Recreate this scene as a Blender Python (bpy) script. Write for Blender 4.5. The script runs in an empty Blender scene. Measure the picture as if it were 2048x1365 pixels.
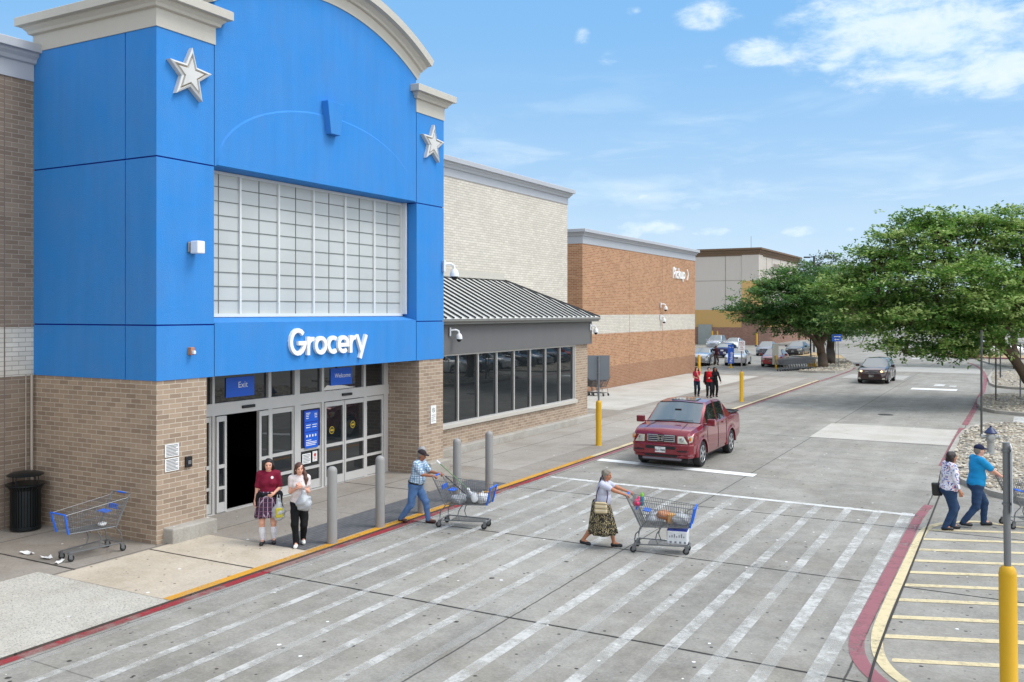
import bpy, math, random
import numpy as np
from mathutils import Vector, Matrix
R = math.radians
scene = bpy.context.scene
# ---------------------------------------------------------------- camera
CAMX, CAMH, YAW, FPX = 15.0, 4.65, R(29), 1834.0
cam_data = bpy.data.cameras.new("camera")
cam = bpy.data.objects.new("camera", cam_data)
scene.collection.objects.link(cam)
cam.location = (CAMX, 0, CAMH)
cam.rotation_euler = (R(90), 0, YAW)
cam_data.lens = 36 * FPX / 2048
cam_data.sensor_width = 36
cam_data.shift_y = -57.5 / 2048
cam_data.clip_end = 3000
scene.camera = cam
# ---------------------------------------------------------------- light
SUN_EL, SUN_AZ = R(56), R(70)      # azimuth clockwise from +Y
sun_d = bpy.data.lights.new("sun", 'SUN')
sun_d.energy = 1.5; sun_d.angle = R(24); sun_d.color = (1.0, 0.975, 0.94)
sun = bpy.data.objects.new("sun", sun_d)
scene.collection.objects.link(sun)
sv = Vector((math.sin(SUN_AZ) * math.cos(SUN_EL), math.cos(SUN_AZ) * math.cos(SUN_EL), math.sin(SUN_EL)))
sun.rotation_euler = sv.to_track_quat('Z', 'Y').to_euler()
sun.location = (40, 0, 60)
world = bpy.data.worlds.new("World"); scene.world = world
world.use_nodes = True
WN = world.node_tree; WN.nodes.clear()

class NT:
    """small helper for building node graphs"""
    def __init__(s, tree): s.t = tree
    def n(s, typ, **kw):
        nd = s.t.nodes.new(typ)
        ins = kw.pop('ins', {})
        for k, v in kw.items(): setattr(nd, k, v)
        for k, v in ins.items(): s.set(nd.inputs[k], v)
        return nd
    def set(s, sock, v):
        if isinstance(v, bpy.types.NodeSocket): s.t.links.new(v, sock)
        elif v is not None:
            if hasattr(sock, 'default_value') and isinstance(v, (tuple, list)) and len(v) == 3 and sock.type == 'RGBA': v = (*v, 1)
            sock.default_value = v
    def m(s, op, a, b=None, c=None, clamp=False):
        nd = s.t.nodes.new('ShaderNodeMath'); nd.operation = op; nd.use_clamp = clamp
        s.set(nd.inputs[0], a)
        if b is not None: s.set(nd.inputs[1], b)
        if c is not None: s.set(nd.inputs[2], c)
        return nd.outputs[0]
    def mix(s, fac, a, b, blend='MIX'):
        nd = s.t.nodes.new('ShaderNodeMix'); nd.data_type = 'RGBA'; nd.blend_type = blend
        s.set(nd.inputs[0], fac); s.set(nd.inputs[6], a); s.set(nd.inputs[7], b)
        return nd.outputs[2]
    def sstep(s, x, lo, hi):
        nd = s.t.nodes.new('ShaderNodeMapRange'); nd.interpolation_type = 'SMOOTHSTEP'
        s.set(nd.inputs[0], x); s.set(nd.inputs[1], lo); s.set(nd.inputs[2], hi)
        return nd.outputs[0]
    def noise(s, vec, scale, detail=3, rough=.55, dist=0):
        nd = s.n('ShaderNodeTexNoise', ins={'Scale': scale, 'Detail': detail, 'Roughness': rough, 'Distortion': dist})
        if vec is not None: s.t.links.new(vec, nd.inputs['Vector'])
        return nd.outputs['Fac']

def C(r, g, b):
    f = lambda c: (c / 255 / 12.92) if c <= 10 else ((c / 255 + .055) / 1.055) ** 2.4
    return (f(r), f(g), f(b), 1)

def px2ae(px, py):
    az = math.atan((px - 1024) / FPX) - YAW
    el = math.atan((625 - py) / math.hypot(FPX, px - 1024))
    return az, el

def build_world():
    w = NT(WN)
    sky = w.n('ShaderNodeTexSky', sky_type='NISHITA', sun_disc=False, sun_elevation=SUN_EL, sun_rotation=SUN_AZ,
              altitude=100, air_density=1.0, dust_density=1.4, ozone_density=1.6)
    tc = w.n('ShaderNodeTexCoord')
    sp = w.n('ShaderNodeSeparateXYZ', ins={0: tc.outputs['Generated']})
    az = w.m('ARCTAN2', sp.outputs[0], sp.outputs[1]); el = w.m('ARCSINE', sp.outputs[2])
    clouds = [(1850, 75, 340, 115, 1), (1740, 40, 230, 75, 1), (1960, 140, 260, 62, 1), (2300, 90, 300, 110, 1), (1850, 150, 120, 32, 1),
              (1540, 103, 110, 34, .95), (1655, 133, 34, 18, .9), (1415, 30, 84, 34, .72), (1165, 75, 22, 24, .42), (1225, 118, 36, 22, .5),
              (1268, 20, 26, 12, .42), (1420, 130, 24, 14, .5), (1235, 392, 130, 14, .55), (1385, 412, 34, 16, .5), (1300, 455, 90, 20, .8),
              (1430, 464, 60, 13, .7), (1605, 464, 66, 14, .75), (1700, 458, 26, 8, .6), (1900, 425, 200, 34, .42), (1250, 470, 90, 14, .5)]
    best = None
    for (px, py, rx, ry, k) in clouds:
        a, e = px2ae(px, py)
        da = w.m('DIVIDE', w.m('SUBTRACT', az, a), rx / FPX * math.cos(math.atan((px - 1024) / FPX)) ** 2)
        de = w.m('DIVIDE', w.m('SUBTRACT', el, e), ry / FPX)
        b = w.m('SUBTRACT', 1.0, w.m('ADD', w.m('MULTIPLY', da, da), w.m('MULTIPLY', de, de)))
        b = w.m('MULTIPLY', w.m('MAXIMUM', b, 0), k)
        best = b if best is None else w.m('MAXIMUM', best, b)
    # unseen clouds added over the rest of the dome to fill ambient light
    dome = w.noise(tc.outputs['Generated'], 2.2, 6, .6)
    away = w.sstep(w.m('ABSOLUTE', w.m('ADD', az, R(20))), R(55), R(85))
    up = w.sstep(el, R(24), R(42))
    gen = w.m('MULTIPLY', w.m('MAXIMUM', away, up), w.sstep(dome, .36, .56))
    mp = w.n('ShaderNodeMapping', ins={0: tc.outputs['Generated'], 'Scale': (1, 1, 2.2)})
    n1 = w.noise(mp.outputs[0], 17, 8, .62, .35); n2 = w.noise(mp.outputs[0], 55, 6, .6, .2)
    nn = w.m('ADD', w.m('MULTIPLY', w.m('SUBTRACT', n1, .5), 2.3), w.m('MULTIPLY', w.m('SUBTRACT', n2, .5), 1.2))
    d = w.m('MULTIPLY', w.sstep(w.m('ADD', best, nn), .05, 1.25), w.sstep(best, 0.0, .45))
    d = w.m('MAXIMUM', w.m('MULTIPLY', d, .92), w.m('MULTIPLY', gen, .95), clamp=True)
    low = w.m('MULTIPLY', w.m('SUBTRACT', 1.0, w.sstep(el, R(0), R(9))), .45)
    mp3 = w.n('ShaderNodeMapping', ins={0: tc.outputs['Generated'], 'Scale': (1, 1, 5)})
    wisp = w.m('MULTIPLY', w.sstep(w.noise(mp3.outputs[0], 7, 7, .6, .4), .44, .74), w.m('MULTIPLY', w.sstep(el, R(1), R(4)), w.m('SUBTRACT', 1.0, w.sstep(el, R(7), R(17)))))
    low = w.m('MAXIMUM', low, w.m('MULTIPLY', wisp, .55))
    d = w.m('MAXIMUM', d, low)
    base = w.mix(.86, sky.outputs[0], w.mix(w.sstep(el, R(-2), R(20)), (4.4, 5.9, 7.4, 1), (1.75, 4.05, 7.1, 1)))
    shade = w.mix(w.sstep(n1, .3, .75), (5.0, 6.6, 7.7, 1), (6.5, 7.3, 7.9, 1))
    side = w.sstep(w.m('ADD', w.m('MULTIPLY', sp.outputs[0], .85), w.m('MULTIPLY', sp.outputs[1], .42)), -.75, .8)
    thick = w.mix(side, (6.8, 7.4, 8.2, 1), (17.2, 17.4, 17.8, 1))  # unseen clouds made brighter toward the sun side, dimmer opposite, to shape the light
    shade = w.mix(w.m('MAXIMUM', away, up), shade, thick)
    colr = w.mix(d, base, shade)
    bg = w.n('ShaderNodeBackground', ins={'Color': colr, 'Strength': 0.085})
    out = w.n('ShaderNodeOutputWorld'); WN.links.new(bg.outputs[0], out.inputs[0])
build_world()
scene.view_settings.view_transform = 'Standard'
scene.view_settings.look = 'None'
scene.view_settings.exposure = 0.70
scene.view_settings.gamma = 1.0
scene.cycles.max_bounces = 6
scene.cycles.caustics_reflective = False
scene.cycles.caustics_refractive = False
# ---------------------------------------------------------------- helpers
COL = scene.collection
_c, _s = math.cos(YAW), math.sin(YAW)
def G(px, py, z=0.0):
    """ground point that the surveyed pixel falls on"""
    Z = FPX * (CAMH - z) / (py - 625); X = (px - 1024) / FPX * Z
    return Vector((CAMX + _c * X - _s * Z, _s * X + _c * Z, z))

class MB:
    def __init__(s): s.v = []; s.f = []; s.m = []
    def add(s, vs, fs, mi=0, mat=None):
        o = len(s.v)
        s.v += [tuple(mat @ Vector(v)) for v in vs] if mat is not None else [tuple(v) for v in vs]
        s.f += [tuple(i + o for i in f) for f in fs]; s.m += [mi] * len(fs)
        return s
    def box(s, x0, x1, y0, y1, z0, z1, mi=0, mat=None, taper=1.0):
        cx, cy = (x0 + x1) / 2, (y0 + y1) / 2
        v = [(x, y, z0) for x, y in ((x0, y0), (x1, y0), (x1, y1), (x0, y1))]
        v += [(cx + (x - cx) * taper, cy + (y - cy) * taper, z1) for x, y in ((x0, y0), (x1, y0), (x1, y1), (x0, y1))]
        return s.add(v, [(3, 2, 1, 0), (4, 5, 6, 7), (0, 1, 5, 4), (1, 2, 6, 5), (2, 3, 7, 6), (3, 0, 4, 7)], mi, mat)
    def prism(s, poly, lo, hi, axis='x', mi=0, mat=None):
        """extrude a 2-D polygon along an axis: x -> (y,z), y -> (x,z), z -> (x,y)"""
        pt = {'x': lambda a, b, h: (h, a, b), 'y': lambda a, b, h: (a, h, b), 'z': lambda a, b, h: (a, b, h)}[axis]
        n = len(poly)
        v = [pt(a, b, lo) for a, b in poly] + [pt(a, b, hi) for a, b in poly]
        f = [tuple(range(n - 1, -1, -1)), tuple(range(n, 2 * n))] + [(i, (i + 1) % n, n + (i + 1) % n, n + i) for i in range(n)]
        return s.add(v, f, mi, mat)
    def tube(s, pts, r, n=6, mi=0, mat=None, cap=True, closed=False):
        pts = [Vector(p) for p in pts]; k = len(pts)
        rs = r if isinstance(r, (list, tuple)) else [r] * k
        up = Vector((0, 0, 1)); rings = []; prev = None
        for i, p in enumerate(pts):
            if closed: t = pts[(i + 1) % k] - pts[i - 1]
            else: t = pts[min(i + 1, k - 1)] - pts[max(i - 1, 0)]
            if t.length < 1e-9: t = Vector((0, 0, 1))
            t.normalize()
            if prev is None:
                a = t.cross(up if abs(t.z) < .9 else Vector((1, 0, 0))).normalized()
            else:
                a = (prev - t * prev.dot(t))
                a = a.normalized() if a.length > 1e-6 else t.cross(up).normalized()
            prev = a; b = t.cross(a)
            rings.append([p + (a * math.cos(2 * math.pi * (j + .5) / n) + b * math.sin(2 * math.pi * (j + .5) / n)) * rs[i] for j in range(n)])
        v = [q for rg in rings for q in rg]; f = []
        for i in range(k if closed else k - 1):
            i2 = (i + 1) % k
            for j in range(n):
                f.append((i * n + j, i * n + (j + 1) % n, i2 * n + (j + 1) % n, i2 * n + j))
        if cap and not closed: f += [tuple(range(n - 1, -1, -1)), tuple((k - 1) * n + j for j in range(n))]
        return s.add(v, f, mi, mat)
    def lathe(s, prof, c=(0, 0, 0), n=24, mi=0, mat=None, axis='z'):
        v = []; f = []; k = len(prof)
        for (r, h) in prof:
            for j in range(n):
                a = 2 * math.pi * j / n; x, y = r * math.cos(a), r * math.sin(a)
                v.append({'z': (c[0] + x, c[1] + y, c[2] + h), 'y': (c[0] + x, c[1] + h, c[2] + y), 'x': (c[0] + h, c[1] + x, c[2] + y)}[axis])
        for i in range(k - 1):
            for j in range(n): f.append((i * n + j, i * n + (j + 1) % n, (i + 1) * n + (j + 1) % n, (i + 1) * n + j))
        f += [tuple(range(n - 1, -1, -1)), tuple((k - 1) * n + j for j in range(n))]
        return s.add(v, f, mi, mat)
    def ringloft(s, x0, x1, y0, y1, prof, mi=0, cap=True):
        """a moulding round a rectangle: prof = (outward offset, z)"""
        v = []; f = []
        for (o, z) in prof: v += [(x0 - o, y0 - o, z), (x1 + o, y0 - o, z), (x1 + o, y1 + o, z), (x0 - o, y1 + o, z)]
        for i in range(len(prof) - 1):
            for j in range(4): f.append((i * 4 + j, i * 4 + (j + 1) % 4, i * 4 + 4 + (j + 1) % 4, i * 4 + 4 + j))
        if cap: k = len(prof) * 4 - 4; f += [(k, k + 1, k + 2, k + 3), (3, 2, 1, 0)]
        return s.add(v, f, mi)
    def stroke(s, pts, w, th, place, mi=0, closed=False, lift=0.0):
        """flat letter stroke of width w and thickness th; place(a, b, h) -> world"""
        P = [Vector(p) for p in pts]; k = len(P); L = []; Rr = []
        for i in range(k):
            if closed: d0 = (P[i] - P[i - 1]).normalized(); d1 = (P[(i + 1) % k] - P[i]).normalized()
            else:
                d0 = (P[i] - P[i - 1]).normalized() if i else (P[1] - P[0]).normalized()
                d1 = (P[i + 1] - P[i]).normalized() if i < k - 1 else d0
            t = (d0 + d1).normalized(); nrm = Vector((-t.y, t.x)); c = max(.5, t.dot(d1))
            L.append(P[i] + nrm * w / 2 / c); Rr.append(P[i] - nrm * w / 2 / c)
        v = []
        for h in (0, th + lift):
            v += [place(p.x, p.y, h) for p in L] + [place(p.x, p.y, h) for p in Rr]
        f = []
        for i in range(k if closed else k - 1):
            j = (i + 1) % k
            f += [(2 * k + i, 3 * k + i, 3 * k + j, 2 * k + j), (i, j, k + j, k + i), (i, 2 * k + i, 2 * k + j, j), (k + i, k + j, 3 * k + j, 3 * k + i)]
        if not closed: f += [(0, k, 3 * k, 2 * k), (k - 1, 3 * k - 1, 4 * k - 1, 2 * k - 1)]
        return s.add(v, f, mi)
    def build(s, name, mats, parent=None, smooth=False, org=None, bevel=0.0, fixn=True):
        me = bpy.data.meshes.new(name)
        v = s.v
        if org is not None: v = [(a[0] - org[0], a[1] - org[1], a[2] - org[2]) for a in v]
        me.from_pydata(v, [], s.f)
        if not isinstance(mats, (list, tuple)): mats = [mats]
        for m in mats: me.materials.append(m)
        me.polygons.foreach_set('material_index', s.m)
        if fixn:
            import bmesh
            bm = bmesh.new(); bm.from_mesh(me); bmesh.ops.recalc_face_normals(bm, faces=bm.faces[:]); bm.to_mesh(me); bm.free()
        if smooth: me.polygons.foreach_set('use_smooth', [True] * len(me.polygons))
        me.update()
        o = bpy.data.objects.new(name, me); COL.objects.link(o)
        if parent is not None: o.parent = parent
        if smooth and smooth != 'all':
            try: me.set_sharp_from_angle(angle=R(38))
            except Exception: pass
        if bevel:
            b = o.modifiers.new('bevel', 'BEVEL'); b.width = bevel; b.segments = 2; b.limit_method = 'ANGLE'
        return o

def tag(o, label=None, cat=None, group=None, kind=None):
    for k, v in (('label', label), ('category', cat), ('group', group), ('kind', kind)):
        if v: o[k] = v
    return o
def thing(name, loc, rz, label, cat, group=None):
    o = bpy.data.objects.new(name, None); COL.objects.link(o)
    o.location = loc; o.rotation_euler = (0, 0, rz); o.empty_display_size = .2
    return tag(o, label, cat, group)
def copy_tree(o, parent=None):
    c = o.copy(); COL.objects.link(c)
    if parent is not None: c.parent = parent
    for ch in list(o.children): copy_tree(ch, c)
    return c

def text_mb(mb, txt, size, place, th=0.0, mi=0, align='CENTER', bold=0.0):
    cu = bpy.data.curves.new('t', 'FONT'); cu.body = txt; cu.size = size; cu.align_x = align; cu.align_y = 'CENTER'
    cu.resolution_u = 3; cu.offset = bold; cu.extrude = th / 2
    ob = bpy.data.objects.new('t', cu); COL.objects.link(ob); bpy.context.view_layer.update()
    me = ob.evaluated_get(bpy.context.evaluated_depsgraph_get()).to_mesh()
    mb.add([place(v.co.x, v.co.y, v.co.z + th / 2) for v in me.vertices], [tuple(p.vertices) for p in me.polygons], mi)
    ob.to_mesh_clear() if hasattr(ob, 'to_mesh_clear') else None
    bpy.data.objects.remove(ob); bpy.data.curves.remove(cu)

# ---------------------------------------------------------------- materials
def new_mat(name):
    m = bpy.data.materials.new(name); m.use_nodes = True
    m.node_tree.nodes.clear(); return m, NT(m.node_tree)
def finish(m, w, bsdf):
    out = w.n('ShaderNodeOutputMaterial'); w.t.links.new(bsdf, out.inputs[0]); return m
def mat(name, col, rough=.6, metal=0, var=.12, vs=3.0, bump=0.0, bs=40, coat=0, spec=.5, emit=0, fine=0.0, alpha=1.0):
    m, w = new_mat(name)
    tc = w.n('ShaderNodeTexCoord').outputs['Object']
    n = w.noise(tc, vs, 5, .6)
    f = w.m('ADD', 1 - var, w.m('MULTIPLY', n, 2 * var))
    if fine: f = w.m('MULTIPLY', f, w.m('ADD', 1 - fine, w.m('MULTIPLY', w.noise(tc, bs, 3), 2 * fine)))
    hsv = w.n('ShaderNodeHueSaturation', ins={'Value': f, 'Color': col})
    b = w.n('ShaderNodeBsdfPrincipled', ins={'Base Color': hsv.outputs[0], 'Roughness': rough, 'Metallic': metal, 'Coat Weight': coat,
            'Coat Roughness': .04, 'Specular IOR Level': spec, 'Alpha': alpha})
    if emit: w.set(b.inputs['Emission Color'], col); b.inputs['Emission Strength'].default_value = emit
    if bump:
        bp = w.n('ShaderNodeBump', ins={'Strength': bump, 'Distance': .02, 'Height': w.noise(tc, bs, 4)})
        w.t.links.new(bp.outputs[0], b.inputs['Normal'])
    return finish(m, w, b.outputs[0])
def brick(name, c1, c2, mortar, bw=.305, bh=.1, stain=.16, low=None):
    m, w = new_mat(name)
    geo = w.n('ShaderNodeNewGeometry').outputs['Position']
    sp = w.n('ShaderNodeSeparateXYZ', ins={0: geo})
    uv = w.n('ShaderNodeCombineXYZ', ins={0: w.m('ADD', sp.outputs[0], sp.outputs[1]), 1: sp.outputs[2]})
    br = w.n('ShaderNodeTexBrick', ins={'Vector': uv.outputs[0], 'Color1': c1, 'Color2': c2, 'Mortar': mortar, 'Scale': 1.0,
             'Mortar Size': .0075, 'Mortar Smooth': .25, 'Bias': 0.0, 'Brick Width': bw, 'Row Height': bh})
    st = w.noise(geo, .7, 6, .65); st2 = w.noise(geo, 9, 4)
    mpv = w.n('ShaderNodeMapping', ins={0: geo, 'Scale': (2.2, 2.2, .25)})
    drip = w.noise(mpv.outputs[0], 1.5, 4)
    f = w.m('MULTIPLY', w.m('ADD', 1 - stain, w.m('MULTIPLY', st, 2 * stain)), w.m('ADD', .93, w.m('MULTIPLY', st2, .14)))
    f = w.m('MULTIPLY', f, w.m('ADD', .94, w.m('MULTIPLY', drip, .12)))
    hsv = w.n('ShaderNodeHueSaturation', ins={'Value': f, 'Color': br.outputs['Color']})
    bp = w.n('ShaderNodeBump', ins={'Strength': .6, 'Distance': .01, 'Height': w.m('SUBTRACT', 1.0, br.outputs['Fac'])})
    b = w.n('ShaderNodeBsdfPrincipled', ins={'Base Color': hsv.outputs[0], 'Roughness': .9, 'Normal': bp.outputs[0], 'Specular IOR Level': .25})
    return finish(m, w, b.outputs[0])
def stucco(name, col, var=.05):
    m, w = new_mat(name)
    geo = w.n('ShaderNodeNewGeometry').outputs['Position']
    n = w.noise(geo, .9, 6, .65); mp = w.n('ShaderNodeMapping', ins={0: geo, 'Scale': (3, 3, .35)}); n2 = w.noise(mp.outputs[0], 1.2, 5)
    f = w.m('ADD', 1 - 2 * var, w.m('MULTIPLY', w.m('ADD', n, n2), 2 * var))
    hsv = w.n('ShaderNodeHueSaturation', ins={'Value': f, 'Color': col, 'Saturation': w.m('ADD', .93, w.m('MULTIPLY', n, .14))})
    bp = w.n('ShaderNodeBump', ins={'Strength': .5, 'Distance': .02, 'Height': w.noise(geo, 34, 5, .7)})
    b = w.n('ShaderNodeBsdfPrincipled', ins={'Base Color': hsv.outputs[0], 'Roughness': .8, 'Normal': bp.outputs[0], 'Specular IOR Level': .3})
    return finish(m, w, b.outputs[0])
def concrete(name, col, joints=True, spots=.5, warm=0, slab=(4.85, 8.2, 4.6, 7.6), specks=0, contrast=.16):
    m, w = new_mat(name)
    geo = w.n('ShaderNodeNewGeometry').outputs['Position']
    sp = w.n('ShaderNodeSeparateXYZ', ins={0: geo}); x, y = sp.outputs[0], sp.outputs[1]
    n1 = w.noise(geo, .22, 6, .6); n2 = w.noise(geo, 1.3, 7, .68); n3 = w.noise(geo, 22, 4, .7)
    mp = w.n('ShaderNodeMapping', ins={0: geo, 'Scale': (1.6, .12, 1)}); n4 = w.noise(mp.outputs[0], .9, 5)
    v = w.m('ADD', w.m('MULTIPLY', w.m('SUBTRACT', n1, .5), contrast * 1.7), w.m('MULTIPLY', w.m('SUBTRACT', n2, .5), contrast * 2.2))
    v = w.m('ADD', v, w.m('MULTIPLY', w.m('SUBTRACT', n3, .5), .6)); v = w.m('ADD', v, w.m('MULTIPLY', w.m('SUBTRACT', w.noise(geo, 5.5, 6, .75), .5), contrast * 1.6)); v = w.m('ADD', v, w.m('MULTIPLY', w.m('SUBTRACT', n4, .5), contrast * 1.6))
    f = w.m('ADD', 1.0, v)
    if joints:
        sx, ox, sy, oy = slab
        wob = w.m('MULTIPLY', w.m('SUBTRACT', w.noise(geo, 3, 5), .5), .035)
        fx = w.m('DIVIDE', w.m('SUBTRACT', x, ox), sx); fy = w.m('DIVIDE', w.m('SUBTRACT', y, oy), sy)
        dx = w.m('MULTIPLY', w.m('PINGPONG', w.m('ADD', fx, w.m('DIVIDE', wob, sx)), .5), sx)
        dy = w.m('MULTIPLY', w.m('PINGPONG', w.m('ADD', fy, w.m('DIVIDE', wob, sy)), .5), sy)
        # some joints are wide and tarry, the others fine saw cuts
        rnd = w.n('ShaderNodeTexWhiteNoise', noise_dimensions='1D', ins={'W': w.m('ROUND', fy)}).outputs['Value']
        strong = w.m('MAXIMUM', w.m('GREATER_THAN', rnd, .7), w.m('LESS_THAN', w.m('ABSOLUTE', w.m('SUBTRACT', y, 12.2)), .4))
        wy = w.m('ADD', .006, w.m('MULTIPLY', strong, .015))
        jx = w.m('SUBTRACT', 1.0, w.sstep(dx, .008, .022)); jy = w.m('SUBTRACT', 1.0, w.sstep(dy, wy, w.m('ADD', wy, .012)))
        j = w.m('MULTIPLY', w.m('MAXIMUM', w.m('MULTIPLY', jx, .8), w.m('MULTIPLY', jy, w.m('ADD', .5, w.m('MULTIPLY', strong, .5)))), w.sstep(n2, .15, .35))
        cell = w.n('ShaderNodeCombineXYZ', ins={0: w.m('FLOOR', fx), 1: w.m('FLOOR', fy)})
        wn = w.n('ShaderNodeTexWhiteNoise', ins={0: cell.outputs[0]}).outputs['Value']
        f = w.m('MULTIPLY', f, w.m('ADD', .955, w.m('MULTIPLY', wn, .09)))
        f = w.m('MULTIPLY', f, w.m('SUBTRACT', 1.0, w.m('MULTIPLY', j, .88)))
    if spots:
        for sc, th, k, kp in ((2.3, .075, .8, .28), (3.7, .10, .72, .24), (5.9, .10, .6, .14), (1.3, .06, .8, .3)):
            vor = w.n('ShaderNodeTexVoronoi', voronoi_dimensions='2D', ins={'Vector': geo, 'Scale': sc, 'Randomness': 1.0})
            rr = w.n('ShaderNodeSeparateColor', ins={0: vor.outputs['Color']})
            rad = w.m('MULTIPLY', w.m('POWER', rr.outputs[0], 1.3), th * spots * 2)
            dd = w.m('ADD', vor.outputs['Distance'], w.m('MULTIPLY', w.m('SUBTRACT', n3, .5), .04))
            s_ = w.m('SUBTRACT', 1.0, w.sstep(dd, w.m('MULTIPLY', rad, .7), rad))
            keep = w.m('LESS_THAN', rr.outputs[1], kp)
            f = w.m('MULTIPLY', f, w.m('SUBTRACT', 1.0, w.m('MULTIPLY', w.m('MULTIPLY', s_, keep), k)))
    blot = w.sstep(w.noise(geo, .55, 7, .7, .6), .42, .66)
    colb = w.mix(w.m('MULTIPLY', blot, .55), col, (col[0] * .74, col[1] * .70, col[2] * .64, 1))
    hsv = w.n('ShaderNodeHueSaturation', ins={'Value': f, 'Color': colb}); outc = hsv.outputs[0]
    if spots:
        vor = w.n('ShaderNodeTexVoronoi', voronoi_dimensions='2D', ins={'Vector': geo, 'Scale': 1.7, 'Randomness': 1.0})
        rr = w.n('ShaderNodeSeparateColor', ins={0: vor.outputs['Color']})
        s_ = w.m('MULTIPLY', w.m('LESS_THAN', vor.outputs['Distance'], w.m('MULTIPLY', rr.outputs[2], .055)), w.m('LESS_THAN', rr.outputs[0], .15))
        outc = w.mix(s_, outc, (.72, .72, .70, 1))
    if specks:
        sk = w.sstep(w.noise(w.n('ShaderNodeMapping', ins={0: geo, 'Scale': (1, 2.2, 1)}).outputs[0], 24, 4, .65), .55, .61)
        outc = w.mix(w.m('MULTIPLY', sk, specks), outc, (.16, .16, .16, 1))
    bp = w.n('ShaderNodeBump', ins={'Strength': .25, 'Distance': .01, 'Height': n3})
    b = w.n('ShaderNodeBsdfPrincipled', ins={'Base Color': outc, 'Roughness': .85, 'Normal': bp.outputs[0], 'Specular IOR Level': .3})
    return finish(m, w, b.outputs[0])
def paint(name, col, cover=.8, patch=.5, floor=.3):
    """road paint worn through in patches"""
    m, w = new_mat(name)
    geo = w.n('ShaderNodeNewGeometry').outputs['Position']
    n1 = w.noise(geo, 1.1, 4, .6); n2 = w.noise(geo, 7, 7, .72); n3 = w.noise(geo, 30, 3)
    a = w.m('ADD', w.m('MULTIPLY', w.m('SUBTRACT', n1, .5), patch * 6), w.m('MULTIPLY', w.m('SUBTRACT', n2, .5), 2.6))
    a = w.m('ADD', w.m('ADD', a, w.m('MULTIPLY', w.m('SUBTRACT', n3, .5), .7)), (cover - .5) * 2.4)
    a = w.m('MULTIPLY', w.m('ADD', floor, w.m('MULTIPLY', w.sstep(a, -.5, .8), 1 - floor)), min(1, .3 + cover * .75))
    v = w.m('ADD', .9, w.m('MULTIPLY', n2, .2))
    hsv = w.n('ShaderNodeHueSaturation', ins={'Value': v, 'Color': col})
    d = w.n('ShaderNodeBsdfPrincipled', ins={'Base Color': hsv.outputs[0], 'Roughness': .7, 'Specular IOR Level': .3})
    t = w.n('ShaderNodeBsdfTransparent')
    mx = w.n('ShaderNodeMixShader', ins={0: a, 1: t.outputs[0], 2: d.outputs[0]})
    return finish(m, w, mx.outputs[0])
def glass(name, tint=(.012, .015, .017, 1), rough=.015, spec=.9):
    m, w = new_mat(name)
    tc = w.n('ShaderNodeTexCoord').outputs['Object']
    bp = w.n('ShaderNodeBump', ins={'Strength': .04, 'Distance': .02, 'Height': w.noise(tc, 1.4, 2)})
    b = w.n('ShaderNodeBsdfPrincipled', ins={'Base Color': tint, 'Roughness': rough, 'Specular IOR Level': spec, 'Normal': bp.outputs[0]})
    return finish(m, w, b.outputs[0])

BLUE = stucco('blue_stucco', C(55, 130, 200), .10); BLUED = stucco('blue_joint', C(12, 40, 150))
BEIGE = stucco('beige_trim', C(188, 184, 174), .04); GREYS = stucco('grey_stucco', C(104, 104, 104), .05)
TRIM = stucco('pale_grey_trim', C(172, 176, 182), .04)
BR_TAN = brick('tan_brick', C(142, 123, 106), C(166, 146, 126), C(196, 186, 170), stain=.2)
BR_BROWN = brick('brown_brick', C(122, 106, 92), C(140, 124, 108), C(160, 150, 138))
BR_WHITE = brick('white_brick', C(196, 190, 178), C(210, 204, 192), C(160, 153, 142), stain=.12)
BR_ORANGE = brick('orange_brick', C(156, 112, 82), C(182, 138, 104), C(196, 178, 154), stain=.15)
BR_DARK = brick('dusty_brick', C(146, 104, 78), C(158, 118, 92), C(176, 158, 138), stain=.13)
BR_RED = brick('red_brick', C(128, 92, 78), C(146, 110, 94), C(160, 148, 136), stain=.13)
ALU = mat('aluminium', C(190, 188, 184), .45, .1, .06); ALUW = mat('white_frame', C(214, 216, 214), .5, 0, .04)
GLASS = glass('dark_glass'); WHITE = mat('white_paint', C(226, 228, 230), .5, 0, .04)
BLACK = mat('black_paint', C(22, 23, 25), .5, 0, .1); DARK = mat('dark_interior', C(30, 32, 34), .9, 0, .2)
RUBBER = mat('rubber', C(30, 30, 31), .85, 0, .2); STEEL = mat('galvanised_steel', C(130, 132, 133), .45, .6, .1)
YELLOW = mat('yellow_plastic', C(208, 160, 6), .5, 0, .07, 2, .1, 8); GREYB = mat('grey_plastic', C(150, 150, 148), .55, 0, .05)
PBLUE = mat('sign_blue', C(16, 92, 205), .45, 0, .05); PAPER = mat('paper', C(222, 222, 220), .8, 0, .04)
INK = mat('ink', C(70, 72, 78), .8, 0, .05)
# ---------------------------------------------------------------- ground
CON = concrete('road_concrete', C(144, 141, 134), spots=.62, contrast=.36)
def sheet(name, pts, z, m, kind='structure'):
    mb = MB(); mb.add([(x, y, z) for x, y in pts], [tuple(range(len(pts)))])
    o = mb.build(name, m, fixn=False)
    if o.data.polygons[0].normal.z < 0: o.data.flip_normals()
    return tag(o, kind=kind) if kind else o
def rect(x0, x1, y0, y1): return [(x0, y0), (x1, y0), (x1, y1), (x0, y1)]
mb = MB(); N = 12
xs = [-700, -60, 0, 3.5, 8, 13, 20, 60, 700]; ys = [-300, -10, 5, 12, 25, 45, 80, 150, 400, 1500]
mb.v = [(x, y, 0) for y in ys for x in xs]
for j in range(len(ys) - 1):
    for i in range(len(xs) - 1): a = j * len(xs) + i; mb.f.append((a, a + 1, a + 1 + len(xs), a + len(xs))); mb.m.append(0)
tag(mb.build('road', CON, fixn=False), kind='structure')
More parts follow.
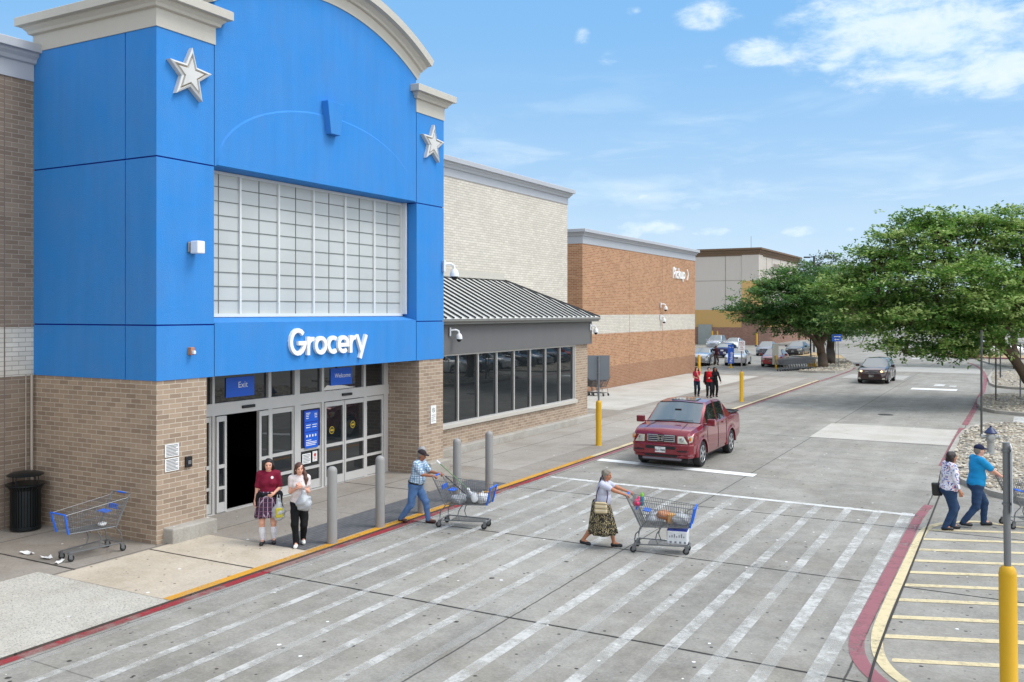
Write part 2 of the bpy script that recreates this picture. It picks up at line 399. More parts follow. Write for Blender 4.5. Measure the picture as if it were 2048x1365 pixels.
PATCH = concrete('pale_concrete', C(182, 178, 170), joints=False, spots=.3, contrast=.08)
PATCH2 = concrete('pale_concrete_dull', C(170, 168, 163), joints=False, spots=.2, contrast=.08)
def concrete_patch(pts, m): sheet('road_patch', pts, .004, m)
concrete_patch([(8.12, 35.3), (12.88, 35.38), (12.9, 40.15), (8.08, 40.12)], PATCH)
concrete_patch(rect(3.9, 7.95, 68.3, 72.7), PATCH2)
concrete_patch(rect(5.6, 12.5, 77.8, 84.6), PATCH2)
concrete_patch(rect(-20, 2.9, 52, 57.8), PATCH2)
# sidewalk: a low slab, its bays of different concrete
KX = 3.1
WALK = concrete('walk_concrete', C(158, 152, 144), slab=(3.0, .1, 3.0, 1.2), spots=.35, contrast=.1)
WALKD = concrete('walk_grey_concrete', C(144, 137, 128), slab=(3.0, .1, 3.0, 1.6), spots=.3, contrast=.14)
BEIGEC = concrete('beige_concrete', C(186, 175, 158), slab=(20, .16, 20, 12.2), spots=.55, contrast=.14)
WHITEC = concrete('speckled_concrete', C(184, 180, 170), joints=False, spots=.25, specks=.85, contrast=.12)
walk = MB()
ztop = .03
pts = [(KX, -40), (KX, 64.5), (2.7, 66), (1.5, 67.2), (-1, 67.8), (-30, 67.8), (-30, -40)]
walk.prism(pts, -.2, ztop, 'z')
tag(walk.build('sidewalk', WALKD), kind='structure')
sheet('sidewalk_bay', rect(-.28, KX - .01, -12, 10.18), ztop + .004, WHITEC)
sheet('sidewalk_bay', rect(.16, KX - .01, 10.19, 13.6), ztop + .004, BEIGEC)
sheet('sidewalk_bay', rect(-.9, 2.0, 23.4, 66), ztop + .004, WALK)
sheet('sidewalk_bay', rect(-6.9, -1.5, 40.3, 66.5), ztop + .004, PATCH)
# dark textured warning mat
m, w = new_mat('dark_pavers'); geo = w.n('ShaderNodeNewGeometry').outputs['Position']
mp = w.n('ShaderNodeMapping', ins={0: geo, 'Rotation': (0, 0, R(90))})
br = w.n('ShaderNodeTexBrick', ins={'Vector': mp.outputs[0], 'Color1': C(88, 88, 90), 'Color2': C(100, 100, 100), 'Mortar': C(70, 70, 72), 'Scale': 1.0, 'Mortar Size': .01, 'Brick Width': .3, 'Row Height': .1})
b = w.n('ShaderNodeBsdfPrincipled', ins={'Base Color': br.outputs[0], 'Roughness': .85}); finish(m, w, b.outputs[0])
sheet('warning_paving', rect(1.7, 2.85, 13.62, 21.6), ztop + .006, m)
P_YEL = paint('yellow_kerb_paint', C(212, 154, 44), .72, .4); P_YELP = paint('pale_yellow_paint', C(216, 200, 160), .74, .3)
P_RED = paint('red_kerb_paint', C(158, 38, 50), .58, .9); P_REDP = paint('faded_red_paint', C(154, 98, 106), .7, .6)
P_W1 = paint('white_road_paint', C(225, 225, 222), .66, .45); P_W2 = paint('worn_white_paint', C(218, 218, 214), .46, .8, .28)
P_W5 = paint('chipped_white_paint', C(216, 216, 212), .5, .75, .3); P_W3 = paint('ghost_white_paint', C(204, 204, 200), .22, .5, .36); P_W4 = paint('fresh_white_paint', C(228, 228, 226), .92, .3)
sheet('yellow_kerb_line', rect(KX - .19, KX - .005, 10.2, 27), ztop + .008, P_YEL)
sheet('yellow_kerb_line', rect(KX - .18, KX - .005, 27, 64.4), ztop + .008, P_YELP)
sheet('red_kerb_line', rect(KX + .005, KX + .18, -5, 23.5), .008, P_RED)
sheet('red_kerb_line', rect(KX + .005, KX + .17, 23.5, 64.4), .008, P_REDP)
# zebra crossing: long worn stripes with a cross line at the far end
for x, wd, pm in ((3.44, .2, P_W3), (4.12, .15, P_W2), (4.8, .15, P_W2), (5.47, .15, P_W2), (6.12, .16, P_W2), (6.8, .17, P_W2), (7.48, .17, P_W2), (8.05, .16, P_W3), (8.76, .2, P_W2),
                  (9.42, .18, P_W2), (10.08, .19, P_W2), (10.77, .19, P_W2), (11.45, .18, P_W2), (12.1, .19, P_W5), (12.72, .24, P_W5)):
    sheet('crossing_stripe', rect(x - wd / 2, x + wd / 2, 3, 23.0), .008, pm)
sheet('crossing_line', [(3.4, 23.05), (12.95, 22.68), (12.95, 22.88), (3.4, 23.27)], .009, P_W1)
sheet('stop_line', [(3.38, 26.42), (8.4, 25.95), (8.4, 26.42), (3.38, 26.85)], .008, P_W4)
sheet('lane_line', rect(9.2, 11.7, 60.0, 61.3), .008, P_W4)
for p in ((5.5, 99.2, 6.3, 100.6), (10.2, 63.5, 10.8, 65.2), (11.1, 63.2, 11.5, 64.2)): sheet('road_marking', rect(p[0], p[2], p[1], p[3]), .008, P_W1)
# right: faded red band, pale yellow band and the yellow hatching beyond it
def band(name, c, w0, z, m):
    L = []; Rr = []
    P = [Vector(p) for p in c]
    for i, p in enumerate(P):
        t = (P[min(i + 1, len(P) - 1)] - P[max(i - 1, 0)]).normalized(); n = Vector((-t.y, t.x)); L.append(p + n * w0 / 2); Rr.append(p - n * w0 / 2)
    mb = MB(); k = len(P); mb.add([(p.x, p.y, z) for p in L + Rr], [(k + i, k + i + 1, i + 1, i) for i in range(k - 1)])
    o = mb.build(name, m, fixn=False)
    if o.data.polygons[0].normal.z < 0: o.data.flip_normals()
    return tag(o, kind='structure')
def curve(ctrl, n=8):
    out = []; P = [Vector(p) for p in ctrl]
    for i in range(len(P) - 1):
        p0, p1, p2, p3 = P[max(i - 1, 0)], P[i], P[i + 1], P[min(i + 2, len(P) - 1)]
        for j in range(n):
            t = j / n; out.append(.5 * ((2 * p1) + (p2 - p0) * t + (2 * p0 - 5 * p1 + 4 * p2 - p3) * t * t + (3 * p1 - p0 - 3 * p2 + p3) * t ** 3))
    out.append(P[-1]); return [tuple(p) for p in out]
band('red_band', curve([(13.08, 24.2), (12.99, 22.6), (12.97, 19), (12.95, 15), (12.97, 13.8), (13.12, 13.0), (13.45, 12.35), (14.0, 11.75), (15, 11)]), .21, .009, P_REDP)
band('yellow_band', curve([(18.5, 22.4), (15.05, 22.65), (14.25, 22.8), (13.7, 22.45), (13.35, 21.9), (13.2, 21.0), (13.17, 18), (13.17, 15), (13.22, 13.9), (13.38, 13.1), (13.7, 12.5), (14.3, 11.9), (15.3, 11.2)]), .16, .011, P_YELP)
for i, y in enumerate((21.4, 20.47, 19.53, 18.62, 17.75, 16.87, 15.95, 15.0, 14.05, 13.15, 12.3)):
    sheet('hatch_line', [(13.27, y - .05), (19, y + 2.12), (19, y + 2.3), (13.27, y + .12)] if i < 9 else [(13.5 + .25 * (i - 9), y - .05), (19, y + 2.02), (19, y + 2.2), (13.5 + .25 * (i - 9), y + .09)], .008, P_YELP)
sheet('road_marking', [(14.15, 26.15), (14.95, 26.3), (14.95, 26.45), (14.15, 26.42)], .008, P_W1)
sheet('crossing_line', [(14.7, 37.5), (16.5, 37.5), (16.2, 46.5), (14.75, 46.5)], .008, P_W1)
sheet('road_marking', rect(13.9, 15.9, 75.0, 76.2), .008, P_W1)
# right kerb: dark gutter seam and its faded red paint, then the gravel beds
SEAM = mat('tar_seam', C(52, 48, 45), .9, 0, .3)
band('gutter_seam', curve([(13.42, 11.2), (13.3, 13.2), (13.26, 18), (13.22, 24.5), (13.2, 26.6)], 6), .035, .013, SEAM)
band('red_band', [(12.93, 30.5), (12.93, 36), (12.95, 41)], .2, .008, P_REDP)
band('red_band', curve([(13.0, 42), (13.07, 50), (13.05, 57), (13.05, 63), (12.75, 75), (12.0, 86), (10.9, 94)], 6), .24, .008, P_REDP)
m, w = new_mat('river_gravel'); geo = w.n('ShaderNodeNewGeometry').outputs['Position']
vor = w.n('ShaderNodeTexVoronoi', ins={'Vector': geo, 'Scale': 9.0}); ve = w.n('ShaderNodeTexVoronoi', feature='DISTANCE_TO_EDGE', ins={'Vector': geo, 'Scale': 9.0})
sc = w.n('ShaderNodeSeparateColor', ins={0: vor.outputs['Color']})
colr = w.mix(sc.outputs[0], C(140, 128, 110), C(190, 182, 166)); colr = w.mix(w.sstep(ve.outputs[0], .02, .12), C(84, 74, 62), colr)
b = w.n('ShaderNodeBsdfPrincipled', ins={'Base Color': colr, 'Roughness': .85}); GRAVEL = finish(m, w, b.outputs[0])
KERB = concrete('kerb_concrete', C(164, 160, 152), joints=False, spots=.2)
STONES = [mat('pale_stone', C(188, 180, 164), .9), mat('buff_stone', C(156, 144, 124), .9), mat('grey_stone', C(128, 124, 118), .9)]
def bed(poly, n, seed, ground=GRAVEL, kh=.14, sz=.055, redk=None):
    poly = [Vector(p) for p in poly]; c = sum(poly, Vector((0, 0))) / len(poly)
    inner = [p + (c - p).normalized() * .2 for p in poly]
    k = len(poly); mb = MB()
    mb.add([(p.x, p.y, 0) for p in poly] + [(p.x, p.y, kh) for p in poly] + [(p.x, p.y, kh) for p in inner] + [(p.x, p.y, .02) for p in inner],
           [(i, (i + 1) % k, k + (i + 1) % k, k + i) for i in range(k)] + [(k + i, k + (i + 1) % k, 2 * k + (i + 1) % k, 2 * k + i) for i in range(k)] + [(2 * k + i, 2 * k + (i + 1) % k, 3 * k + (i + 1) % k, 3 * k + i) for i in range(k)])
    tag(mb.build('kerb', redk or KERB), kind='structure')
    mb = MB(); mb.add([(p.x, p.y, kh - .03) for p in inner] + [(c.x, c.y, kh + .03)], [(i, (i + 1) % k, k) for i in range(k)])
    tag(mb.build('gravel_bed', ground, fixn=False), kind='structure')
    if not n: return
    rnd = random.Random(seed); st = MB(); xs = [p.x for p in inner]; ys = [p.y for p in inner]; cnt = 0
    def inside(x, y):
        r = False
        for i in range(k):
            a, b = inner[i], inner[i - 1]
            if (a.y > y) != (b.y > y) and x < (b.x - a.x) * (y - a.y) / (b.y - a.y) + a.x: r = not r
        return r
    while cnt < n:
        x, y = rnd.uniform(min(xs), max(xs)), rnd.uniform(min(ys), max(ys))
        if not inside(x, y): continue
        cnt += 1; s = sz * rnd.uniform(.5, 1.35); a = rnd.uniform(0, 3.14); e = rnd.uniform(1, 1.8); z = kh - .01 + rnd.uniform(0, .03)
        ca, sa = math.cos(a), math.sin(a); vs = []
        for (u, v_, h) in ((1, 0, 0), (.5, .85, .1), (-.5, .8, 0), (-1, 0, .1), (-.5, -.85, 0), (.5, -.8, .05), (.35, .3, .75), (-.4, .2, .8), (0, -.45, .7)):
            u *= s * e * rnd.uniform(.8, 1.2); v_ *= s * rnd.uniform(.8, 1.2); vs.append((x + u * ca - v_ * sa, y + u * sa + v_ * ca, z + h * s * .8))
        st.add(vs, [(0, 1, 6), (1, 2, 7, 6), (2, 3, 7), (3, 4, 8, 7), (4, 5, 8), (5, 0, 6, 8), (6, 7, 8)], rnd.choice((0, 0, 0, 1, 1, 2)))
    o = st.build('loose_gravel', STONES, fixn=False); tag(o, kind='stuff')
bed([(12.98, 37.0), (13.05, 39), (13.3, 41.0), (13.9, 42.5), (14.8, 43.0), (16, 42.9), (24, 42.6), (24, 25.3), (16.5, 25.2), (15.1, 25.4), (14.3, 26.2), (13.6, 27.6), (13.15, 29.8), (12.96, 32.5)], 8000, 1)
bed([(13.12, 51), (13.05, 54), (13.15, 56.6), (14, 58), (15.5, 58.4), (24, 58.4), (24, 47), (15.2, 47), (14, 47.6), (13.4, 48.8)], 1800, 2)
bed([(13.3, 66), (13.0, 72), (13.1, 79), (14.2, 81), (26, 81), (26, 63), (14.6, 63), (13.7, 64)], 500, 3, sz=.09)
GR_DRY = mat('dry_grass', C(166, 142, 104), .95, 0, .3, .8, .4, 12, fine=.25)
bed([(12.6, 92), (11.8, 97), (12, 100), (30, 100), (30, 88), (14, 88)], 0, 4, ground=GRAVEL)
bed([(8.2, 105), (9.5, 103.5), (30, 103.5), (30, 111), (9, 111), (6.5, 110)], 0, 5, ground=GR_DRY, redk=P_REDP)
bed([(3.4, 124.5), (5.7, 118.4), (9, 117.5), (30, 117.5), (30, 130), (4, 132)], 0, 6, ground=GR_DRY)
bed([(-.05, 72.9), (1.4, 72.8), (2.6, 73.4), (3.1, 75), (3.1, 78), (2.7, 82), (1.2, 90), (0.3, 92.2), (-.5, 90), (-.35, 84), (.1, 79.6), (.55, 78.2), (.45, 75.4)], 900, 7, sz=.08)
band('red_band', curve([(3.2, 64.4), (3.22, 68), (3.24, 72), (3.2, 76), (2.9, 81)], 6), .2, .008, P_REDP)
bed([(-2.0, 94), (.2, 93.8), (-1.4, 101.7), (-3.9, 106), (-9, 110), (-10, 104)], 0, 8, ground=GR_DRY)
m = mat('manhole_iron', C(70, 66, 62), .7, .3, .2)
mb = MB(); mb.lathe([(.33, 0), (.33, .006)], (9.65, 44.6, .002)); tag(mb.build('manhole_cover', m), 'round dark iron manhole cover set in the middle of the road', 'manhole cover')
# ---------------------------------------------------------------- buildings
def wrap(x0, x1, y0, y1, z0, z1, j=()): pass
TW = [(3.28, 4.375), (4.405, 7.745), (7.775, 10.34)]
tower = thing('entrance_building', (0, 17.7, 0), 0, 'tall bright blue stucco entrance block with arched top and brick piers at the store front', 'building')
TO = (0, 17.7, 0)
def part(mb, name, mats, parent, org, **k): return mb.build(name, mats, parent, org=org, **k)
mb = MB()
for ya, yb in ((12.5, 13.985), (21.475, 22.87)):
    mb.box(-4.3, -.03, ya + .03, yb - .03, 3.3, 10.4, 1)
    for z0, z1 in TW:
        if ya < 15:
            mb.box(-.905, 0, ya, yb, z0, z1, 0); mb.box(-4.3, -.935, ya, yb, z0, z1, 0)
        else: mb.box(-4.3, 0, ya, yb, z0, z1, 0)
# centre: lintel band, arched panel
mb.box(-1.0, -.004, 14.01, 21.45, 3.284, 4.42, 0)
mb.prism([(14.01, 4.42), (21.45, 4.42)], 0, 0) if False else None
cy, cz, RR = 17.73, 5.12, 7.2
th = [math.asin((21.45 - cy) / RR) * (1 - 2 * i / 28) for i in range(29)]
poly = [(14.01, 7.77), (21.45, 7.77)] + [(cy + RR * math.sin(t), cz + RR * math.cos(t)) for t in th]
mb.prism(poly, -.62, -.004, 'x', 0)
mb.box(-4.3, -.64, 13.98, 21.48, 4.6, 10.3, 1)
mb.prism([(-.55, 4.42), (-.008, 4.422), (-.55, 4.56)], 14.0, 21.46, 'y', 0)
part(mb, 'wall', [BLUE, BLUED], tower, TO)
mb = MB(); n = 40; ex, ez = 3.7, 1.74       # shallow raised field under a flat ellipse
e = [(17.73 + ex * math.cos(math.pi * i / n), 7.79 + ez * math.sin(math.pi * i / n)) for i in range(n + 1)]
e2 = [(17.73 + (ex - .05) * math.cos(math.pi * i / n), 7.79 + (ez - .05) * math.sin(math.pi * i / n)) for i in range(n + 1)]
v = [(-.01, a, b) for a, b in e] + [(.028, a, b) for a, b in e2]; k = n + 1
mb.add(v, [(i, i + 1, k + i + 1, k + i) for i in range(n)] + [tuple(range(k, 2 * k))]); part(mb, 'arch_relief', BLUE, tower, TO)
mb = MB(); mb.prism([(17.55, 9.04), (17.9, 9.04), (18.03, 9.84), (17.42, 9.84)], -.01, .2, 'x'); part(mb, 'keystone', BLUE, tower, TO, bevel=.012)
COR = [(.02, 10.34), (.02, 10.7), (.09, 10.72), (.11, 10.78), (.17, 10.84), (.17, 10.88), (.28, 10.885), (.28, 11.06), (.26, 11.075), (0, 11.09)]
for ya, yb in ((12.5, 14.0), (21.46, 22.87)):
    mb = MB(); mb.ringloft(-3.9, 0, ya, yb, COR); part(mb, 'cornice', BEIGE, tower, TO)
prof = [(7.2, -.62), (7.2, .02), (7.48, .02), (7.5, .09), (7.56, .11), (7.62, .18), (7.66, .2), (7.67, .34), (7.88, .34), (7.9, .31), (7.92, -.62)]
mb = MB(); N = 48; A = R(31.6); k = len(prof); v = []
for i in range(N + 1):
    t = -A + 2 * A * i / N; v += [(x, cy + r * math.sin(t), cz + r * math.cos(t)) for r, x in prof]
f = [(i * k + j, i * k + (j + 1) % k, (i + 1) * k + (j + 1) % k, (i + 1) * k + j) for i in range(N) for j in range(k)] + [tuple(range(k)), tuple(N * k + j for j in range(k))]
mb.add(v, f); part(mb, 'arched_cornice', BEIGE, tower, TO)
# brick piers, footing blocks
mb = MB(); mb.box(-4.3, -.02, 12.52, 13.8, 0, 3.279); part(mb, 'brick_pier', BR_TAN, tower, TO)
mb = MB(); mb.box(-1.3, -.02, 21.62, 22.86, 0, 3.279); part(mb, 'brick_pier', BR_TAN, tower, TO)
mb = MB(); mb.box(-.05, .27, 12.68, 13.84, 0, .33); part(mb, 'footing_block', KERB, tower, TO, bevel=.03)
mb = MB(); mb.box(-.05, .3, 21.75, 22.75, 0, .33); part(mb, 'footing_block', KERB, tower, TO, bevel=.03)
# big translucent grid window
m, w = new_mat('frosted_panel'); geo = w.n('ShaderNodeNewGeometry').outputs['Position']
nn = w.noise(geo, .8, 4, .5)
colr = w.mix(w.sstep(nn, .35, .7), C(180, 184, 182), C(188, 192, 190))
b = w.n('ShaderNodeBsdfPrincipled', ins={'Base Color': colr, 'Roughness': .28, 'Specular IOR Level': .6}); FROST = finish(m, w, b.outputs[0])
mb = MB(); mb.box(-.56, -.5, 13.99, 21.4, 4.57, 7.8); gw = part(mb, 'grid_window', FROST, tower, TO)
mb = MB()
for i in range(7): y = 13.96 + 1.2333 * i; mb.box(-.5, -.445, y - .026 + (i == 0) * .03, y + .026 - (i == 6) * .03, 4.6, 7.74)
mb.box(-.5, -.43, 13.99, 21.4, 4.545, 4.62); mb.box(-.5, -.44, 13.99, 21.4, 7.7, 7.76); mb.box(-.5, -.3, 21.36, 21.42, 4.6, 7.76)
part(mb, 'window_frame', ALUW, gw, TO)
mb = MB()
for i in range(6): y = 13.96 + 1.2333 * (i + .5); mb.box(-.5, -.488, y - .008, y + .008, 4.62, 7.7)
for i in range(1, 10): z = 4.6 + .3135 * i; mb.box(-.5, -.486, 13.99, 21.36, z - .008, z + .008)
part(mb, 'glazing_bar', mat('dark_joint', C(104, 108, 105), .6), gw, TO)
# stars
def star(yc, zc):
    def pts(r0): return [(yc + r * math.sin(R(36 * i)), zc + r * math.cos(R(36 * i))) for i in range(10) for r in [r0 if i % 2 == 0 else r0 * .42]]
    def tilt(ps): a = R(-4); return [(yc + (y - yc) * math.cos(a) - (z - zc) * math.sin(a), zc + (y - yc) * math.sin(a) + (z - zc) * math.cos(a)) for y, z in ps]
    mb = MB(); o = tilt(pts(.575)); i1 = tilt(pts(.47)); i2 = tilt(pts(.37)); k = 10
    v = [(0, *p) for p in o] + [(.11, *p) for p in o] + [(.13, *p) for p in i1] + [(.085, *p) for p in tilt(pts(.43))] + [(.085, *p) for p in i2]
    f = []
    for r in range(4):
        for i in range(k): f.append((r * k + i, r * k + (i + 1) % k, (r + 1) * k + (i + 1) % k, (r + 1) * k + i))
    mi = [0] * 20 + [0] * 10 + [1] * 10
    mb.v = v; mb.f = f; mb.m = mi
    mb.add([(.085, *p) for p in i2] + [(.13, *p) for p in tilt(pts(.34))] + [(.13, yc, zc)], [(i, (i + 1) % k, k + (i + 1) % k, k + i) for i in range(k)] + [(k + i, k + (i + 1) % k, 2 * k) for i in range(k)])
    return mb
STARM = mat('star_stone', C(198, 198, 195), .6); STARD = mat('star_groove', C(150, 130, 100), .7)
part(star(13.27, 9.52), 'star_ornament', [STARM, STARD], tower, TO); part(star(22.18, 9.53), 'star_ornament', [STARM, STARD], tower, TO)
# lettering
def fac(x, y0, z0, sc): return lambda a, b, h: (x + h, y0 + a * sc, z0 + b * sc)
def arc(cx, cy_, rx, ry, a0, a1, n=14): return [(cx + rx * math.cos(R(a0 + (a1 - a0) * i / n)), cy_ + ry * math.sin(R(a0 + (a1 - a0) * i / n))) for i in range(n + 1)]
GL = {'G': (.92, [(arc(.45, .5, .36, .42, 42, 352) + [(.80, .46)], 0), ([(.46, .45), (.885, .45)], 0)]),
      'r': (.47, [([(.12, 0), (.12, .68)], 0), (arc(.37, .33, .25, .26, 178, 78, 7), 0)]),
      'o': (.74, [(arc(.36, .34, .27, .27, 0, 347.5, 24), 1)]),
      'c': (.62, [(arc(.36, .34, .27, .27, 52, 308), 0)]),
      'e': (.72, [(arc(.36, .34, .27, .27, -2, 312), 0), ([(.14, .32), (.69, .32)], 0)]),
      'y': (.66, [([(.05, .68), (.34, .04)], 0), ([(.63, .68), (.24, -.24)], 0)]),
      'P': (.68, [([(.12, 0), (.12, 1)], 0), ([(.16, .91), (.36, .91)] + arc(.36, .67, .23, .24, 90, -90, 10) + [(.16, .43)], 0)]),
      'i': (.27, [([(.12, 0), (.12, .68)], 0), ([(.12, .82), (.12, .98)], 0)]),
      'k': (.62, [([(.12, 0), (.12, 1)], 0), ([(.14, .27), (.5, .68)], 0), ([(.26, .38), (.55, 0)], 0)]),
      'u': (.7, [([(.12, .68), (.12, .28)] + arc(.33, .28, .21, .22, 180, 360, 10) + [(.54, .68)], 0), ([(.56, 0), (.56, .3)], 0)]),
      'p': (.72, [([(.12, -.26), (.12, .68)], 0), (arc(.37, .34, .25, .26, 0, 347, 22), 1)]),
      '>': (.5, [([(.1, .92), (.38, .42), (.1, -.08)], 0)])}
def letters(mb, txt, x, y0, z0, sc, sw, thick, adv=1.0):
    a = 0
    for i, ch in enumerate(txt):
        if ch == ' ': a += .3; continue
        wd, sts = GL[ch]
        for j, (st, cl) in enumerate(sts): mb.stroke([(p[0] + a, p[1]) for p in st], sw, thick, fac(x, y0, z0, sc), closed=bool(cl), lift=.003 * j)
        a += wd * adv
    return a
SIGNW = mat('sign_white', C(236, 236, 234), .4, 0, .02)
mb = MB(); letters(mb, 'Grocery', .0, 16.22, 3.62, .655, .15, .075, .955)
o = mb.build('store_sign', SIGNW, org=(0, 17.7, 3.6)); o.location = (0, 17.7, 3.6)
tag(o, 'large raised white letters reading Grocery on the blue band over the entrance', 'sign')
# entrance glazing
XD = -1.15
door = thing('entrance_doors', (XD, 17.7, 0), 0, 'aluminium framed glass entrance with sliding doors under the blue block, one pair open', 'doors')
DO = (XD, 17.7, 0)
VM = [13.8, 14.98, 16.74, 17.67, 18.70, 20.44, 21.38]
mb = MB(); F = XD + .06
mb.box(XD - .1, F, 13.8, 21.62, 2.28, 2.56)                          # header beam
for a, b in ((13.8, 13.86), (14.96, 15.03), (16.74, 16.84), (17.67, 17.86), (18.7, 18.79), (20.46, 20.56), (21.4, 21.6)): mb.box(XD - .08, F - .004, a, b, 2.56, 3.27)
mb.box(XD - .08, F - .008, 13.8, 21.62, 3.2, 3.28)
for a, b in ((13.8, 13.86), (14.96, 15.04), (16.74, 16.87), (17.67, 17.89), (18.7, 18.79), (20.46, 20.6), (21.4, 21.6)): mb.box(XD - .08, F - .004, a, b, .03, 2.28)
mb.box(XD - .09, F + .02, 13.8, 21.6, .03, .045)
part(mb, 'door_frame', ALU, door, DO)
def leaf(y0, y1, xo, kick=True, parent=door, st=.055):
    mb = MB(); x0, x1 = XD - .07 + xo, XD + .02 + xo
    mb.box(x0, x1, y0, y0 + st, .06, 2.26); mb.box(x0, x1, y1 - st, y1, .06, 2.26)
    for z0, z1 in ((.06, .28 if kick else .12), (.58, .65), (1.07, 1.15), (2.14, 2.26)): mb.box(x0 + .004, x1 - .004, y0 + st, y1 - st, z0, z1)
    o = part(mb, 'door_panel', ALU, parent, DO)
    mb = MB(); mb.box((x0 + x1) / 2 - .006, (x0 + x1) / 2 + .006, y0 + st, y1 - st, .12, 2.14); part(mb, 'pane', GLASS, o, DO)
    return o
leaf(13.86, 14.96, 0); leaf(15.04, 15.34, .09, st=.06); leaf(16.38, 16.78, .09, st=.07); leaf(16.86, 17.68, 0)
leaf(17.88, 18.71, 0); leaf(18.79, 19.58, .07); leaf(19.6, 20.48, .07); leaf(20.6, 21.41, 0)
mb = MB(); mb.box(XD - .04, XD - .02, 13.82, 21.58, 2.56, 3.2); part(mb, 'transom_pane', GLASS, door, DO)
mb = MB()
for y in (16.05, 19.7): mb.box(F, F + .06, y - .2, y + .2, 2.38, 2.45)
part(mb, 'motion_sensor', BLACK, door, DO, bevel=.015)
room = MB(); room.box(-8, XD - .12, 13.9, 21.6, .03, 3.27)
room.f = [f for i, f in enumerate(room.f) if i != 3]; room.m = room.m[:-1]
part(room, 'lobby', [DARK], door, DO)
# window decals
dec = MB(); X = F - .05
def quad(mb, x, y0, y1, z0, z1, mi=0): mb.add([(x, y0, z0), (x, y1, z0), (x, y1, z1), (x, y0, z1)], [(0, 1, 2, 3)], mi)
def decal(name, label, cat, y0, y1, z0, z1, x, draw, mats, group=None):
    mb = MB(); mb.box(x - .008, x, y0, y1, z0, z1)
    draw(mb, x + .002)
    c = ((y0 + y1) / 2, (z0 + z1) / 2); o = mb.build(name, mats, org=(x, c[0], c[1])); o.location = (x, c[0], c[1]); return tag(o, label, cat, group)
XS = F + .002
def d_exit(mb, x): text_mb(mb, 'Exit', .2, lambda a, b, h: (x + h, 15.95 + a, 2.93 + b), .002, 1)
decal('window_sign', 'blue window sign reading Exit behind the glass above the open door', 'sign', 15.42, 16.32, 2.66, 3.12, XD + .0, d_exit, [PBLUE, SIGNW])
def d_wel(mb, x): text_mb(mb, 'Welcome', .17, lambda a, b, h: (x + h, 19.62 + a, 2.93 + b), .002, 1)
decal('window_sign', 'blue window sign reading Welcome above the closed right doors', 'sign', 19.12, 20.02, 2.68, 3.14, XD + .0, d_wel, [PBLUE, SIGNW])
def d_post(mb, x):
    for z0, z1, y0, y1 in ((1.82, 2.08, 18.06, 18.56), (1.57, 1.79, 18.06, 18.56), (1.13, 1.54, 18.06, 18.56)): quad(mb, x, y0, y1, z0, z1, 1)
    for z, a, b in ((2.03, 18.1, 18.26), (1.99, 18.1, 18.22), (1.95, 18.1, 18.2), (1.9, 18.1, 18.2), (2.0, 18.42, 18.52), (1.96, 18.42, 18.52), (1.91, 18.43, 18.52), (1.72, 18.1, 18.28), (1.72, 18.34, 18.52),
                    (1.66, 18.1, 18.26), (1.66, 18.34, 18.5), (1.33, 18.1, 18.3), (1.28, 18.1, 18.5), (1.24, 18.1, 18.5), (1.2, 18.1, 18.46)): quad(mb, x + .002, a, b, z, z + .018, 2)
    for i in range(4): quad(mb, x + .002, 18.11 + .11 * i, 18.16 + .11 * i, 1.42, 1.48, 2)
decal('poster', 'tall blue store hours poster on black board in the centre door bay', 'poster', 17.94, 18.66, 1.16, 2.13, XD + .03, lambda mb, x: None, [BLACK])
decal('poster_sheet', 'blue printed store hours panel with white lines of text beside the doors', 'poster', 18.03, 18.59, 1.19, 2.11, XD + .045, lambda mb, x: d_post(mb, x), [mat('poster_navy', C(8, 50, 160), .5), PBLUE, SIGNW])
def d_lines(mb, x, y0, y1, z0, z1, n, mi=1):
    for i in range(n):
        z = z1 - (i + 1) * (z1 - z0) / (n + 1); quad(mb, x, y0 + .03, y1 - .03 - .05 * (i % 3 == 2), z - .006, z + .006, mi)
decal('notice', 'white paper notice low in the centre door bay beside a red one', 'notice', 17.98, 18.3, .74, 1.0, XD + .03, lambda mb, x: d_lines(mb, x, 17.98, 18.3, .74, 1.0, 6), [PAPER, INK])
def d_red(mb, x):
    mb.lathe([(.045, 0), (.045, .001)], (x, 18.46, .93), 16, 1, axis='x'); d_lines(mb, x, 18.38, 18.54, .76, .9, 3)
decal('notice', 'small white notice with red symbol in the centre door bay', 'notice', 18.37, 18.55, .76, 1.02, XD + .03, d_red, [PAPER, mat('red_ink', C(190, 60, 60), .6)])
for y, z in ((19.1, 1.5), (19.98, 1.56)):
    mb = MB(); mb.lathe([(.1, 0), (.1, .003)], (XD + .055, y, z), 20, 0, axis='x'); mb.lathe([(.085, 0), (.085, .001)], (XD + .0585, y, z), 20, 1, axis='x'); mb.box(XD + .058, XD + .061, y - .06, y + .06, z - .02, z + .02, 0)
    o = mb.build('door_sticker', [mat('sticker_yellow', C(190, 160, 30), .6), mat('sticker_dark', C(60, 56, 24), .6)], org=(XD, y, z)); o.location = (XD, y, z)
    tag(o, 'round yellow sticker on the %s sliding door glass' % ('left' if y < 19.5 else 'right') + ' of the closed pair', 'sticker')
for i, (y0, y1, z0, z1) in enumerate(((12.71, 13.06, 1.73, 1.99), (12.71, 13.06, 1.44, 1.7))):
    decal('notice', ('upper' if i == 0 else 'lower') + ' of the two white notices on the left brick pier', 'notice', y0, y1, z0, z1, .0, lambda mb, x: d_lines(mb, x, y0, y1, z0, z1, 8), [PAPER, INK], None)
mb = MB(); mb.box(-.02, .03, 13.22, 13.38, 1.46, 1.68, 0); mb.box(.03, .05, 13.26, 13.34, 1.52, 1.6, 1); o = mb.build('call_box', [BLACK, STEEL], org=(0, 13.3, 1.57), bevel=.008); o.location = (0, 13.3, 1.57)
tag(o, 'small black call box on the left brick pier beside the notices', 'call box')
